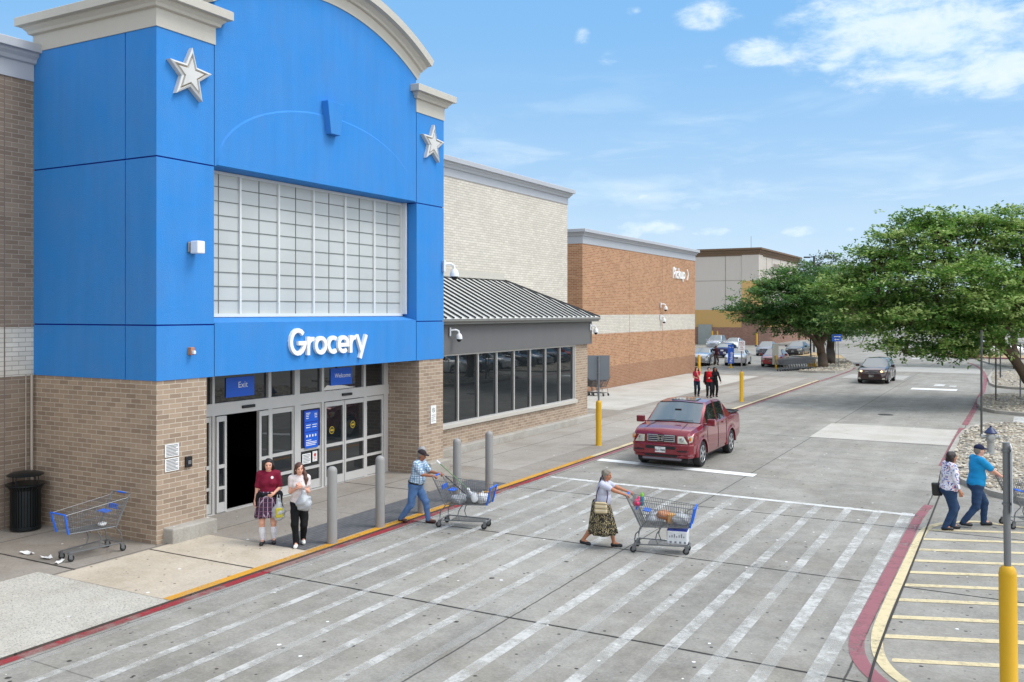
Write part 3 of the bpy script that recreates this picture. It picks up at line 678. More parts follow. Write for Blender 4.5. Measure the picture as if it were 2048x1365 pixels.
def d_ns(mb, x):
    mb.stroke(arc(0, 0, .06, .06, 0, 340, 16), .012, .002, lambda a, b, h: (x + h, 22.33 + a, 1.79 + b), 1, True); mb.stroke([(-.04, .04), (.04, -.04)], .012, .003, lambda a, b, h: (x + h, 22.33 + a, 1.79 + b), 1)
    d_lines(mb, x, 22.2, 22.46, 1.42, 1.7, 4)
decal('wall_sign', 'narrow white no smoking sign on the right brick pier', 'sign', 22.19, 22.47, 1.4, 1.93, .0, d_ns, [PAPER, INK])
# wall lamps on the left blue tower
mb = MB(); mb.box(0, .05, 13.26, 13.36, 5.88, 6.1, 1); mb.box(.05, .27, 13.3, 13.5, 5.86, 6.12, 0); o = mb.build('wall_lamp', [WHITE, STEEL], org=(0, 13.38, 6), bevel=.02); o.location = (0, 13.38, 6)
tag(o, 'white box fitting on the left blue tower beside the grid window', 'wall lamp')
mb = MB(); mb.box(0, .1, 13.28, 13.38, 3.77, 3.93, 0); mb.box(.1, .16, 13.3, 13.36, 3.79, 3.86, 1); o = mb.build('alarm_strobe', [mat('amber_box', C(176, 120, 84), .5), WHITE], org=(0, 13.33, 3.85), bevel=.01); o.location = (0, 13.33, 3.85)
tag(o, 'small amber and white strobe on the blue tower above the left brick pier', 'alarm')

# --- left brick wing
wing = thing('brick_wing', (-4, 4, 0), 0, 'brown brick store wall with a white brick band and pale parapet at the left edge', 'building'); WO = (-4, 4, 0)
mb = MB(); xw = -3.92
mb.box(-40, xw, -30, 12.7, 0, 3.27, 0); mb.box(-40, xw - .005, -30, 12.7, 3.27, 4.33, 1); mb.box(-40, xw, -30, 12.7, 4.33, 9.8, 0)
mb.box(xw - .01, xw + .003, 11.83, 11.85, 0, 9.7, 2); part(mb, 'wall', [BR_BROWN, BR_WHITE, mat('sealant', C(110, 100, 92), .8)], wing, WO)
PAR = lambda z0, z1: [(.03, z0), (.03, z1 - .42), (.09, z1 - .4), (.12, z1 - .32), (.19, z1 - .26), (.2, z1 - .2), (.3, z1 - .19), (.3, z1 - .02), (.27, z1), (0, z1 + .01)]
mb = MB(); mb.ringloft(-40, xw, -30, 12.46, PAR(9.7, 10.48)); part(mb, 'parapet', TRIM, wing, WO)
mb = MB(); mb.tube([(xw + .05, 12.42, .05), (xw + .05, 12.42, 3.3)], .03, 6); mb.tube([(xw + .03, 12.3, .9), (xw + .03, 12.3, 3.3)], .012, 5); part(mb, 'conduit', mat('conduit', C(170, 160, 146), .6), wing, WO)

# --- white brick hall
hall = thing('white_brick_hall', (-6, 31, 0), 0, 'white painted brick store hall behind the grey metal roof', 'building'); HO = (-6, 31, 0)
mb = MB(); mb.box(-40, -4.1, 22.6, 39.96, 0, 9.86); part(mb, 'wall', BR_WHITE, hall, HO)
mb = MB(); mb.ringloft(-40, -4.1, 22.9, 39.96, PAR(9.84, 10.56)); part(mb, 'parapet', TRIM, hall, HO)
mb = MB(); mb.box(-40, -2, 12.8, 22.8, 9.4, 9.6); part(mb, 'roof', GREYS, hall, HO)
# --- low window annex with hip roof
ann = thing('window_annex', (-2.5, 29.5, 0), 0, 'low brick annex with a long window strip and grey standing seam roof', 'building'); AO = (-2.5, 29.5, 0)
mb = MB(); mb.box(-4.2, -1.3, 22.8, 36.1, 0, .86); mb.box(-4.2, -1.3, 34.8, 36.1, .86, 3.3); part(mb, 'wall', BR_TAN, ann, AO)
mb = MB(); mb.box(-1.31, -1.02, 22.9, 36.35, 0, .27); part(mb, 'kerb_footing', KERB, ann, AO, bevel=.03)
mb = MB(); mb.box(-1.5, -1.22, 22.86, 34.95, .862, 1.0); part(mb, 'window_sill', BEIGE, ann, AO, bevel=.01)
mb = MB(); mb.box(-4.2, -1.18, 22.86, 36.3, 3.29, 4.26); part(mb, 'fascia', GREYS, ann, AO)
mb = MB(); mb.prism([(-4.2, 4.262), (-.98, 4.262), (-.98, 4.3), (-.9, 4.36), (-.9, 4.43), (-4.2, 4.43)], 22.86, 36.6, 'y'); part(mb, 'gutter', mat('gutter_grey', C(120, 120, 116), .5), ann, AO)
mb = MB(); E0, E1 = (-.93, 4.435), (-4.1, 6.04); yh = 36.58
mb.add([(E0[0], 22.86, E0[1]), (E0[0], yh, E0[1]), (E1[0], 33.42, E1[1]), (E1[0], 22.86, E1[1]), (E1[0], yh, E0[1])], [(0, 1, 2, 3), (1, 4, 2)])
part(mb, 'roof', mat('roof_metal', C(196, 196, 190), .5, .0, .05), ann, AO)
mb = MB()
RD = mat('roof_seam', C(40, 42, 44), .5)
y = 23.1
while y < 36.4:
    f1 = min(1.0, (yh - y) / (yh - 33.42)); 
    p0 = Vector((E0[0] + .02, y, E0[1] + .035)); p1 = Vector((E0[0] + (E1[0] - E0[0]) * f1, y, E0[1] + (E1[1] - E0[1]) * f1 + .03))
    mb.tube([p0, p1], .034, 4); y += .445
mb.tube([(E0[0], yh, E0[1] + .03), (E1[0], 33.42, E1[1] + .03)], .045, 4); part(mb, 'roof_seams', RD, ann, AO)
mb = MB(); mb.box(-4.1, -4.0, 22.9, 33.6, 6.02, 6.27); mb.box(-4.1, -3.9, 22.9, 33.5, 6.0, 6.06); part(mb, 'flashing', BEIGE, ann, AO)
mb = MB(); mb.box(-1.36, -1.34, 22.9, 34.8, 1.0, 3.29); wn = part(mb, 'window', GLASS, ann, AO)
mb = MB()
for i in range(10): y = 34.66 - 1.28 * i; mb.box(-1.33, -1.27, y - .026, y + .026, 1.0, 3.29)
mb.box(-1.33, -1.26, 34.74, 34.8, 1.0, 3.29); mb.box(-1.33, -1.24, 22.9, 34.8, 1.0, 1.05); mb.box(-1.33, -1.255, 22.9, 34.8, 3.23, 3.288); part(mb, 'window_frame', ALU, wn, AO)

# --- orange brick pickup hall
pk = thing('orange_brick_hall', (-12, 58, 0), 0, 'orange brick store hall with a pale brick band and grey parapet', 'building'); PO = (-12, 58, 0)
mb = MB()
for z0, z1, mi, dx in ((0, 1.35, 2, 0), (1.35, 3.36, 0, 0), (3.36, 4.5, 1, -.004), (4.5, 8.65, 0, 0)): mb.box(-45, -7 + dx, 48.04, 68.88, z0, z1, mi)
mb.box(-7.01, -6.995, 55.3, 55.33, 0, 8.6, 2); mb.box(-7.01, -6.995, 61.5, 61.53, 0, 8.6, 2)
part(mb, 'wall', [BR_ORANGE, BR_WHITE, BR_DARK], pk, PO)
mb = MB(); mb.ringloft(-45, -7, 48.04, 68.88, PAR(8.61, 9.45)); part(mb, 'parapet', TRIM, pk, PO)
mb = MB(); a = letters(mb, 'Pickup', -7, 63.6, 7.12, .78, .155, .08, .95); mc = MB(); letters(mc, '>', -7, 63.6 + a * .78 + .5, 7.12, .78, .14, .08)
o = mb.build('wall_lettering', SIGNW, org=(-7, 65.5, 7.4)); o.location = (-7, 65.5, 7.4); tag(o, 'white raised letters reading Pickup with an arrow on the orange brick wall', 'sign'); mc.build('arrow', SIGNW, o, org=(-7, 65.5, 7.4))
# --- far tan building
TANW = stucco('taupe_wall', C(196, 188, 178), .03); MUST = stucco('mustard_wall', C(190, 154, 98), .04); TAN2 = stucco('tan_wall', C(204, 166, 108), .04); BRN = stucco('brown_cornice', C(112, 92, 74), .04)
fb = thing('tan_block', (-25, 140, 0), 0, 'far tan and taupe commercial block with brown cornice and brick base', 'building'); FO = (-25, 140, 0)
bx, by = -17.3, 129.8
mb = MB()
mb.box(-80, bx, by, 156, 2.5, 5.0, 1); mb.box(-80, bx, by, 156, 5.0, 13.0, 0); mb.box(-80, bx + .1, by - .1, 156, 0, 2.5, 3)
mb.box(-19.6, bx + .15, by - .15, 132, 0, 5.02, 3); mb.box(-19.55, bx + .12, by - .12, 132, 7.2, 9.1, 2); mb.box(-19.55, bx + .12, by - .12, 132, 9.1, 13.0, 0); mb.box(-19.55, bx + .12, by - .12, 132, 5.02, 7.2, 2)
for z in (9.15,): mb.box(-80, -19.6, by - .02, by, z, z + .06, 4)
for x in (-22, -27.5, -33): mb.box(x, x + .08, by - .02, by, 5, 13, 4)
for y in (134.5, 138, 143.5, 148): mb.box(bx, bx + .03, y, y + .1, 5, 13, 4)
mb.box(bx, bx + .06, 139, 143, 11.4, 11.9, 4)
part(mb, 'wall', [TANW, MUST, TAN2, BR_RED, stucco('taupe_joint', C(140, 132, 122))], fb, FO)
mb = MB(); mb.ringloft(-80, bx, by, 156, [(.1, 12.7), (.2, 13.0), (.35, 13.2), (.38, 13.45), (.6, 13.5), (.6, 13.75), (0, 13.8)]); part(mb, 'cornice', BRN, fb, FO)
mb = MB(); mb.box(-25.9, -23.9, by - .3, by - .1, .0, 2.9); part(mb, 'metal_door', mat('door_grey', C(140, 146, 142), .5), fb, FO)
mb = MB(); mb.tube([(-18.6, 131, 13.7), (-18.6, 131, 15.5)], .03, 4); part(mb, 'antenna', STEEL, fb, FO)
# low far wing right of it
fw = thing('brick_screen_wall', (-12, 160, 0), 0, 'long low brick base wall running off right of the far tan block', 'wall')
mb = MB(); mb.box(bx + .1, bx + .35, 156.02, 200, 0, 2.0); part(mb, 'wall', BR_RED, fw, (-12, 160, 0))
# --- cameras on the walls
def dome_camera(loc, label, s=1.0, rz=0):
    t = thing('security_camera', loc, rz, label, 'security camera', 'white dome cameras on the store walls')
    mb = MB(); mb.box(0, .05, -.08, .08, -.14, .14); mb.build('mounting_plate', WHITE, t, bevel=.01)
    mb = MB(); mb.tube([(.05, 0, .05), (.22, 0, .06), (.3, 0, .02), (.32, 0, -.07)], .032, 8); mb.build('arm', WHITE, t, smooth=True)
    mb = MB(); mb.lathe([(.035, -.05), (.085, -.1), (.105, -.17), (.105, -.24)], (.32, 0, 0), 14); mb.build('housing', WHITE, t, smooth=True)
    mb = MB(); mb.lathe([(.08, -.24), (.075, -.28), (.045, -.32), (.01, -.335)], (.32, 0, 0), 14); mb.build('lens_dome', BLACK, t, smooth=True)
    t.scale = (s, s, s)
dome_camera((.0, 22.8, 6.02), 'white dome camera on the right edge of the blue entrance block', 1.25, R(60))
dome_camera((-1.18, 25.0, 4.02), 'white dome camera on the grey fascia near the blue block', 1.0, R(40))
dome_camera((-1.18, 36.05, 4.02), 'white dome camera at the far corner of the grey fascia', 1.0, R(55))
dome_camera((-7.0, 61.0, 5.15), 'upper of the two dome cameras on the orange brick wall', 1.3, R(40))
dome_camera((-7.0, 60.9, 4.3), 'lower of the two dome cameras on the pale brick band', 1.3, R(60))
# ---------------------------------------------------------------- organic shapes from blended distance fields
def V(*a): return np.array(a, float)
def _ell(P, c, r, M=None):
    q = P - c
    if M is not None: q = q @ M
    k0 = np.sqrt(((q / r) ** 2).sum(-1)); k1 = np.sqrt(((q / (r * r)) ** 2).sum(-1)) + 1e-9
    return k0 * (k0 - 1) / k1
def _cone(P, a, b, ra, rb):
    ab = b - a; L2 = ab @ ab + 1e-12
    t = np.clip(((P - a) @ ab) / L2, 0, 1)
    return np.sqrt(((P - a - t[..., None] * ab) ** 2).sum(-1)) - (ra + (rb - ra) * t)
def sdf_mesh(prims, vox=.008, k=.02, clips=(), wr=0.0, seed=0):
    """prims: ('c',a,b,ra,rb[,k]) tapered capsules, ('e',c,r,M[,k]) ellipsoids -> verts, quads (surface nets)"""
    lo = np.full(3, 1e9); hi = -lo; B = []
    for p in prims:
        if p[0] == 'c': a, b, r = p[1], p[2], max(p[3], p[4]); l, h = np.minimum(a, b) - r, np.maximum(a, b) + r
        else: r = max(p[2]); l, h = p[1] - r, p[1] + r
        B.append((l, h)); lo = np.minimum(lo, l); hi = np.maximum(hi, h)
    lo -= 4 * vox; hi += 4 * vox; n = np.ceil((hi - lo) / vox).astype(int) + 1
    F = np.full(n, .2, np.float32)
    for p, (l, h) in zip(prims, B):
        kk = p[5] if p[0] == 'c' and len(p) > 5 else (p[4] if p[0] == 'e' and len(p) > 4 else k)
        m = kk + 3 * vox
        i0 = np.maximum(((l - m - lo) / vox).astype(int), 0); i1 = np.minimum(((h + m - lo) / vox).astype(int) + 2, n)
        ax = [lo[d] + vox * np.arange(i0[d], i1[d]) for d in range(3)]
        P = np.stack(np.meshgrid(*ax, indexing='ij'), -1)
        D = _cone(P, p[1], p[2], p[3], p[4]) if p[0] == 'c' else _ell(P, p[1], np.array(p[2]), p[3])
        sl = tuple(slice(i0[d], i1[d]) for d in range(3)); A = F[sl]
        hh = np.maximum(kk - np.abs(A - D), 0) / max(kk, 1e-6)
        F[sl] = np.minimum(A, D) - hh * hh * kk * .25
    if wr or clips:
        P = np.stack(np.meshgrid(*[lo[d] + vox * np.arange(n[d]) for d in range(3)], indexing='ij'), -1)
        if wr:
            rs = np.random.RandomState(seed); 
            for _ in range(5):
                d = rs.normal(size=3); d *= rs.uniform(18, 55) / np.linalg.norm(d); F += wr * .5 * np.sin(P @ d + rs.uniform(0, 6) + 1.5 * np.sin(P @ rs.normal(size=3) * 9))
        for pt, nr in clips: F = np.maximum(F, (P - pt) @ nr)
        del P
    I = F < 0; c8 = [I[x:n[0] - 1 + x, y:n[1] - 1 + y, z:n[2] - 1 + z] for x in (0, 1) for y in (0, 1) for z in (0, 1)]
    s = sum(c.astype(np.int8) for c in c8); act = (s > 0) & (s < 8)
    idx = np.argwhere(act); ids = np.full(act.shape, -1, np.int64); ids[tuple(idx.T)] = np.arange(len(idx))
    acc = np.zeros((len(idx), 3)); cnt = np.zeros(len(idx))
    cor = [(x, y, z) for x in (0, 1) for y in (0, 1) for z in (0, 1)]
    fv = [F[idx[:, 0] + x, idx[:, 1] + y, idx[:, 2] + z] for x, y, z in cor]
    for i in range(8):
        for j in range(i + 1, 8):
            d = np.array(cor[j]) - np.array(cor[i])
            if np.abs(d).sum() != 1: continue
            a, b = fv[i], fv[j]; m = (a < 0) != (b < 0)
            t = np.where(m, a / np.where(m, a - b, 1), 0)
            acc[m] += (np.array(cor[i]) + t[:, None] * d)[m]; cnt[m] += 1
    v = lo + vox * (idx + acc / cnt[:, None]); quads = []
    for ax in range(3):
        sh = [slice(1, -1)] * 3; 
        a = I[tuple(slice(1, n[d] - 1) if d != ax else slice(0, n[d] - 1) for d in range(3))]
        b = I[tuple(slice(1, n[d] - 1) if d != ax else slice(1, n[d]) for d in range(3))]
        e = np.argwhere(a != b); e2 = e.copy()
        for d in range(3):
            if d != ax: e2[:, d] += 1
        flip = a[tuple(e.T)]; u, w_ = (ax + 1) % 3, (ax + 2) % 3
        def at(du, dw):
            q = e2.copy(); q[:, u] += du; q[:, w_] += dw; return ids[tuple(q.T)]
        Q = np.stack([at(-1, -1), at(0, -1), at(0, 0), at(-1, 0)], 1)
        Q[~flip] = Q[~flip][:, ::-1]; quads.append(Q)
    return v, np.concatenate(quads)
def np_mesh(name, v, q, mats, parent=None, smooth=True, mi=None):
    me = bpy.data.meshes.new(name); nv, nq = len(v), len(q); w = q.shape[1]
    me.vertices.add(nv); me.vertices.foreach_set('co', np.asarray(v, np.float32).ravel())
    me.loops.add(nq * w); me.loops.foreach_set('vertex_index', q.astype(np.int32).ravel())
    me.polygons.add(nq); me.polygons.foreach_set('loop_start', np.arange(0, nq * w, w, dtype=np.int32)); me.polygons.foreach_set('loop_total', np.full(nq, w, np.int32))
    for m in (mats if isinstance(mats, (list, tuple)) else [mats]): me.materials.append(m)
    if mi is not None: me.polygons.foreach_set('material_index', np.asarray(mi, np.int32))
    if smooth: me.polygons.foreach_set('use_smooth', np.ones(nq, bool))
    me.update(calc_edges=True); me.validate()
    o = bpy.data.objects.new(name, me); COL.objects.link(o)
    if parent is not None: o.parent = parent
    return o
def blob(name, prims, m, parent=None, **k):
    v, q = sdf_mesh(prims, **k); return np_mesh(name, v, q, m, parent)
def rotm(yaw=0, pitch=0, roll=0):
    """columns = local axes; pitch > 0 nods forward/down"""
    return np.array(Matrix.Rotation(R(yaw), 3, 'Z') @ Matrix.Rotation(R(pitch), 3, 'Y') @ Matrix.Rotation(R(roll), 3, 'X'))
def ik(a, c, l1, l2, hint):
    d = c - a; L = np.linalg.norm(d); Lm = min(L, (l1 + l2) * .999); u = d / L
    if L > Lm: c = a + u * Lm
    x = (l1 * l1 - l2 * l2 + Lm * Lm) / (2 * Lm); h = math.sqrt(max(l1 * l1 - x * x, 0))
    p = hint - u * (hint @ u); p /= np.linalg.norm(p) + 1e-9
    return a + u * x + p * h, c
# ---------------------------------------------------------------- people
SKIN = {k: mat('skin_' + k, c, .55, 0, .06, 9, spec=.35) for k, c in (('light', C(214, 160, 136)), ('tan', C(176, 118, 88)), ('brown', C(150, 98, 72)))}
def cloth(name, c, var=.15, rough=.85): return mat(name, c, rough, 0, var, 7, .15, 60, spec=.25)
HAIRB = mat('dark_hair', C(38, 28, 24), .55, 0, .25, 20, .4, 90); HAIRBR = mat('brown_hair', C(78, 48, 34), .5, 0, .25, 20, .4, 90); HAIRG = mat('grey_hair', C(124, 116, 104), .6, 0, .35, 25, .4, 90)
EYE = mat('eye_dark', C(30, 22, 18), .3); LIP = mat('lips', C(160, 84, 78), .5); SHOEB = mat('black_leather', C(20, 20, 22), .4, 0, .1); SHOEW = mat('white_sneaker', C(224, 224, 220), .6)
SHOEBR = mat('brown_leather', C(66, 40, 30), .5); DENIM = mat('denim', C(78, 112, 158), .85, 0, .28, 5, .2, 80); DENIMD = mat('dark_denim', C(30, 58, 92), .85, 0, .25, 5, .2, 80)
def grid_cloth(name, base, lines):
    m, w = new_mat(name); tc = w.n('ShaderNodeTexCoord').outputs['Object']; sp = w.n('ShaderNodeSeparateXYZ', ins={0: tc}); c = base
    for axis, period, width, off, col, k in lines:
        s = sp.outputs['XYZ'.index(axis)]
        f = w.m('FRACT', w.m('ADD', w.m('DIVIDE', s, period), off)); c = w.mix(w.m('MULTIPLY', w.m('LESS_THAN', f, width), k), c, col)
    f = w.m('ADD', .85, w.m('MULTIPLY', w.noise(tc, 8, 4), .3)); h = w.n('ShaderNodeHueSaturation', ins={'Value': f, 'Color': c})
    b = w.n('ShaderNodeBsdfPrincipled', ins={'Base Color': h.outputs[0], 'Roughness': .85}); return finish(m, w, b.outputs[0])
PLAID = grid_cloth('purple_plaid', C(64, 30, 60), [('Y', .085, .4, .2, C(36, 22, 46), .8), ('Z', .085, .4, .1, C(36, 22, 46), .8), ('Y', .085, .12, .0, C(196, 180, 190), .9), ('Z', .085, .10, .0, C(150, 96, 120), .8), ('X', .085, .1, .0, C(190, 170, 184), .6)])
CHECK = grid_cloth('checked_shirt', C(196, 210, 222), [('Y', .05, .3, 0, C(96, 136, 168), .75), ('X', .05, .3, 0, C(96, 136, 168), .75), ('Z', .05, .28, 0, C(70, 110, 148), .7)])
def blot_cloth(name, base, cols, scale=30, stretch=(1, 1, .5)):
    m, w = new_mat(name); tc = w.n('ShaderNodeTexCoord').outputs['Object']; c = base
    mp = w.n('ShaderNodeMapping', ins={0: tc, 'Scale': stretch})
    for i, (col, th) in enumerate(cols):
        mp2 = w.n('ShaderNodeMapping', ins={0: mp.outputs[0], 'Location': (i * 3.1, i * 1.7, i * 5.3)})
        c = w.mix(w.m('GREATER_THAN', w.noise(mp2.outputs[0], scale, 2, .5, 1.4), th), c, col)
    b = w.n('ShaderNodeBsdfPrincipled', ins={'Base Color': c, 'Roughness': .85}); return finish(m, w, b.outputs[0])
SWIRL = blot_cloth('cream_black_print', C(24, 23, 22), [(C(176, 160, 120), .56)], 42, (1, 1, .8))
FLORAL = blot_cloth('floral_blouse', C(222, 222, 232), [(C(214, 160, 160), .6), (C(50, 78, 160), .58), (C(28, 34, 92), .66)], 15, (1, 1, 1))
SPECK = blot_cloth('speckled_tee', C(212, 204, 202), [(C(186, 140, 136), .62)], 60, (1, 1, 1))

def figure(loc, rz, label, H=1.7, bulk=1.0, belly=0.0, lean=0, feet=((.0, .1), (.0, -.1)), fyaw=(6, -6), lift=(0, 0), hands=None, curl=35, head=(0, 0), skin='light',
           hair=None, top=None, bottom=None, shoes=SHOEB, sleeve=.55, female=False, cat='person', vox=.0085, grip=None, hem=None, group=None, palms=None, shoez=.0):
    root = thing('person', loc, rz, label, cat, group); s = H / 1.7; Rr = rotm(0, lean)
    hipz = .885 * s - .012 * (abs(feet[0][0] - feet[1][0]) > .3)
    pel = V(0, 0, hipz)
    T = lambda x, y, z: pel + Rr @ V(x * s, y * s, z * s)     # torso space above the pelvis
    bw = bulk
    sh = [T(-.005, y, .515) for y in (.165 * (.95 if female else 1.05) * (.5 + bw / 2), -.165 * (.95 if female else 1.05) * (.5 + bw / 2))]
    hips = [pel + V(0, y * s, -.02 * s) for y in (.085, -.085)]
    neck = T(.0, 0, .565); hc = T(.03, 0, .70) + V(.0, 0, .0)
    Hm = rotm(head[0], lean * .3 + head[1])
    prims = []; top_p = []; bot_p = []
    P = lambda L, *a: L.append(a)
    # torso
    tors = [('e', T(0, 0, .02), V(.115, .155, .12) * s * bw, Rr), ('e', T(.012 + belly * .35, 0, .17), V(.105 + belly * .5, .135 + belly * .3, .15) * s * bw, Rr),
            ('e', T(0, 0, .38), V(.108, .15, .17) * s * bw, Rr), ('c', sh[0] * .82 + sh[1] * .18, sh[1] * .82 + sh[0] * .18, .062 * s * bw, .062 * s * bw), ('c', T(0, 0, .46), neck, .09 * s, .05 * s)]
    if female: tors += [('e', T(.075, y, .36), V(.06, .062, .058) * s * bw, Rr) for y in (.065, -.065)]
    prims += tors + [('c', neck - V(0, 0, .02), hc - V(.01, 0, .06) * s, .05 * s, .046 * s)]
    # legs
    ank = []; knee = []
    for i in (0, 1):
        a = V(feet[i][0] * s - .02, feet[i][1] * s, (.085 + lift[i]) * s + shoez); kn, a = ik(hips[i], a, .43 * s, .40 * s, V(1, .12 * (1 - 2 * i), 0)); ank.append(a); knee.append(kn)
        q_ = .82 if bottom is not None else 1.0
        prims += [('c', hips[i], kn, .082 * s * bw * q_, .054 * s * (bw ** .5) * q_), ('c', kn, kn * .6 + a * .4 + V(-.012, 0, 0), .05 * s * (bw ** .5) * q_, .052 * s * (bw ** .5) * q_), ('c', kn * .6 + a * .4 + V(-.012, 0, 0), a, .05 * s * (bw ** .5) * q_, .034 * s * q_)]
        fd = rotm(fyaw[i]) @ V(1, 0, 0); pt = -.55 * lift[i] / .12 if lift[i] else 0; fd = fd + V(0, 0, pt * .6 if feet[i][0] < 0 else -pt * .35); fd /= np.linalg.norm(fd)
        heel = a + V(0, 0, -.045) * s - fd * .03 * s; toe = a + V(0, 0, -.05) * s + fd * .15 * s
        prims += [('c', heel, toe, .032 * s, .026 * s), ('c', a, a * .4 + toe * .6 + V(0, 0, .012), .034 * s, .026 * s)]
        bot_p.append((hips[i], kn, a)); bot_p[-1] += (heel, toe, fd)
    # arms and hands
    hd = hands or ((.03, .27, -.06), (.03, -.27, -.06)); wr_ = []; el_ = []
    for i in (0, 1):
        sg = 1 - 2 * i; wv = V(*hd[i]) if grip else pel + V(hd[i][0] * s, hd[i][1] * s, hd[i][2] * s)
        hint = V(-.35, .35 * sg, -1) if (wv[2] - sh[i][2]) > -.38 * s else V(-1, .25 * sg, -.1)
        e, wv = ik(sh[i], wv, .285 * s, .25 * s, hint); wr_.append(wv); el_.append(e)
        prims += [('c', sh[i], e, .048 * s * bw, .037 * s * bw ** .5), ('c', e, wv, .037 * s * bw ** .5, .024 * s)]
        # hand
        fwd = (wv - e); fwd /= np.linalg.norm(fwd)
        if grip: fwd = V(1, 0, -.12) / 1.007; pn = V(.12, 0, 1)                      # fingers forward over the bar, then curling down
        elif palms and palms[i] is not None: fwd = V(*palms[i][0]); fwd /= np.linalg.norm(fwd); pn = V(*palms[i][1])
        else: pn = V(0, sg, 0)                                           # back of hand outward
        pn = pn - fwd * (pn @ fwd); pn /= np.linalg.norm(pn); side = np.cross(pn, fwd) * 1.0
        thumbdir = side if (side @ (V(1, 0, .2) if not grip else V(0, -sg, 0))) > 0 else -side
        hs = s * 1.0; pc = wv + fwd * .045 * hs
        prims += [('c', wv, wv + fwd * .035 * hs, .024 * hs, .026 * hs), ('e', pc, V(.048, .040, .015) * hs, np.stack([fwd, side, pn], 1), .012)]
        for f_ in range(4):
            off = (1.5 - f_) * .0195 * hs; ln = (.036, .041, .039, .031)[f_] * hs * 1.0
            b0 = wv + fwd * .082 * hs + thumbdir * off; d = fwd.copy(); cu = R(curl + 6 * f_)
            for sgm in range(3):
                d2 = d * math.cos(cu) - pn * math.sin(cu) if sgm == 0 else d * math.cos(cu * 1.15) - pn2 * math.sin(cu * 1.15)
                ax = np.cross(d, d2); d = d2 / np.linalg.norm(d2); pn2 = np.cross(ax / (np.linalg.norm(ax) + 1e-9), d) * -1
                ll = ln * (1, .66, .5)[sgm]; b1 = b0 + d * ll; prims.append(('c', b0, b1, .0092 * hs, .0085 * hs, .005)); b0 = b1
        t0 = wv + fwd * .02 * hs + thumbdir * .024 * hs; t1 = t0 + (thumbdir * .7 + fwd * .75 - pn * .15) * .034 * hs; t2 = t1 + (thumbdir * .1 + fwd * .9 - pn * .45) * .034 * hs
        prims += [('c', t0, t1, .013 * hs, .011 * hs, .006), ('c', t1, t2, .0105 * hs, .009 * hs, .005)]
    # head
    Q = lambda x, y, z: hc + Hm @ (V(x, y, z) * s)
    prims += [('e', Q(-.008, 0, .03), V(.094, .076, .088) * s, Hm), ('e', Q(.018, 0, -.035), V(.066, .058, .078) * s, Hm, .03), ('c', Q(.083, 0, .012), Q(.1, 0, -.022), .008 * s, .013 * s, .012),
              ('e', Q(.066, 0, -.085), V(.022, .026, .018) * s, Hm, .015), ('e', Q(.078, 0, -.055), V(.013, .026, .012) * s, Hm, .012), ('e', Q(.074, 0, .032), V(.015, .05, .012) * s, Hm, .014),
              ('e', Q(-.005, .078, -.01), V(.018, .009, .03) * s, Hm, .006), ('e', Q(-.005, -.078, -.01), V(.018, .009, .03) * s, Hm, .006)] + [('e', Q(.055, y, -.02), V(.024, .022, .024) * s, Hm, .02) for y in (.036, -.036)]
    blob('body', prims, SKIN[skin], root, vox=vox, k=.022)
    o = root.children[-1] if root.children else None
    for y in (.031, -.031): blob('eye', [('e', Q(.081, y, .008), V(.008, .014, .0085) * s, Hm)], EYE, root, vox=.004, k=.001)
    mbp = [('c', Q(.086, y - .016, .034), Q(.086, y + .016, .035), .0032 * s, .0032 * s) for y in (.033, -.033)]
    blob('eyebrow', mbp[:1], HAIRB if hair is not HAIRG else HAIRG, root, vox=.004, k=.001); blob('eyebrow', mbp[1:], HAIRB if hair is not HAIRG else HAIRG, root, vox=.004, k=.001)
    blob('lips', [('e', Q(.089, 0, -.056), V(.006, .021, .007) * s, Hm)], LIP, root, vox=.004, k=.001)
    # clothes
    J = dict(s=s, T=T, sh=sh, el=el_, wr=wr_, hips=hips, knee=knee, ank=ank, neck=neck, hc=hc, Hm=Hm, Q=Q, Rr=Rr, pel=pel, legs=bot_p, bulk=bw, tors=tors)
    if top is not None:
        g = .013; tp = [(t[0], t[1], t[2] + g, t[3]) if t[0] == 'e' else ('c', t[1], t[2], t[3] + g, t[4] + g * .6) for t in tors[:4]]
        tp += [('c', T(0, 0, .46), T(0, 0, .53), .1 * s, .066 * s)]
        if female: tp += [(t[0], t[1], t[2] + g, t[3]) for t in tors[5:]]
        zh = hem if hem is not None else -.04
        tp += [('e', T(belly * .2, 0, .05), V(.13 + belly * .2, .165, .1) * s * bw, Rr)]
        for i in (0, 1):
            if sleeve <= 1: tp += [('c', sh[i], sh[i] * (1 - sleeve) + el_[i] * sleeve, .062 * s * bw, .058 * s * bw ** .5)]
            else: tp += [('c', sh[i], el_[i], .062 * s * bw, .052 * s * bw ** .5), ('c', el_[i], el_[i] * (2 - sleeve) + wr_[i] * (sleeve - 1), .052 * s, .042 * s)]
        blob('shirt', tp, top, root, vox=.01, k=.03, clips=[(T(0, 0, zh), Rr @ V(0, 0, -1)), (T(.03, 0, .585), Rr @ V(.35, 0, .93))], wr=.0035, seed=int(H * 100))
    if bottom is not None:
        g = .016; bp = [('e', T(0, 0, 0), V(.128, .168, .11) * s * bw, Rr), ('e', T(belly * .25, 0, .08), V(.118 + belly * .3, .15, .07) * s * bw, Rr)]
        for i in (0, 1):
            h, kn, a = bot_p[i][:3]; q = .5 * kn + .5 * a
            bp += [('c', h, kn, .09 * s * bw + g * .4, .06 * s * bw ** .5 + g), ('c', kn, a + V(0, 0, -.012), .06 * s * bw ** .5 + g * .6, .044 * s + g)]
        blob('trousers', bp, bottom, root, vox=.01, k=.025, clips=[(T(0, 0, .13), Rr @ V(0, 0, 1)), (V(0, 0, .045), V(0, 0, -1))], wr=.004, seed=int(H * 77))
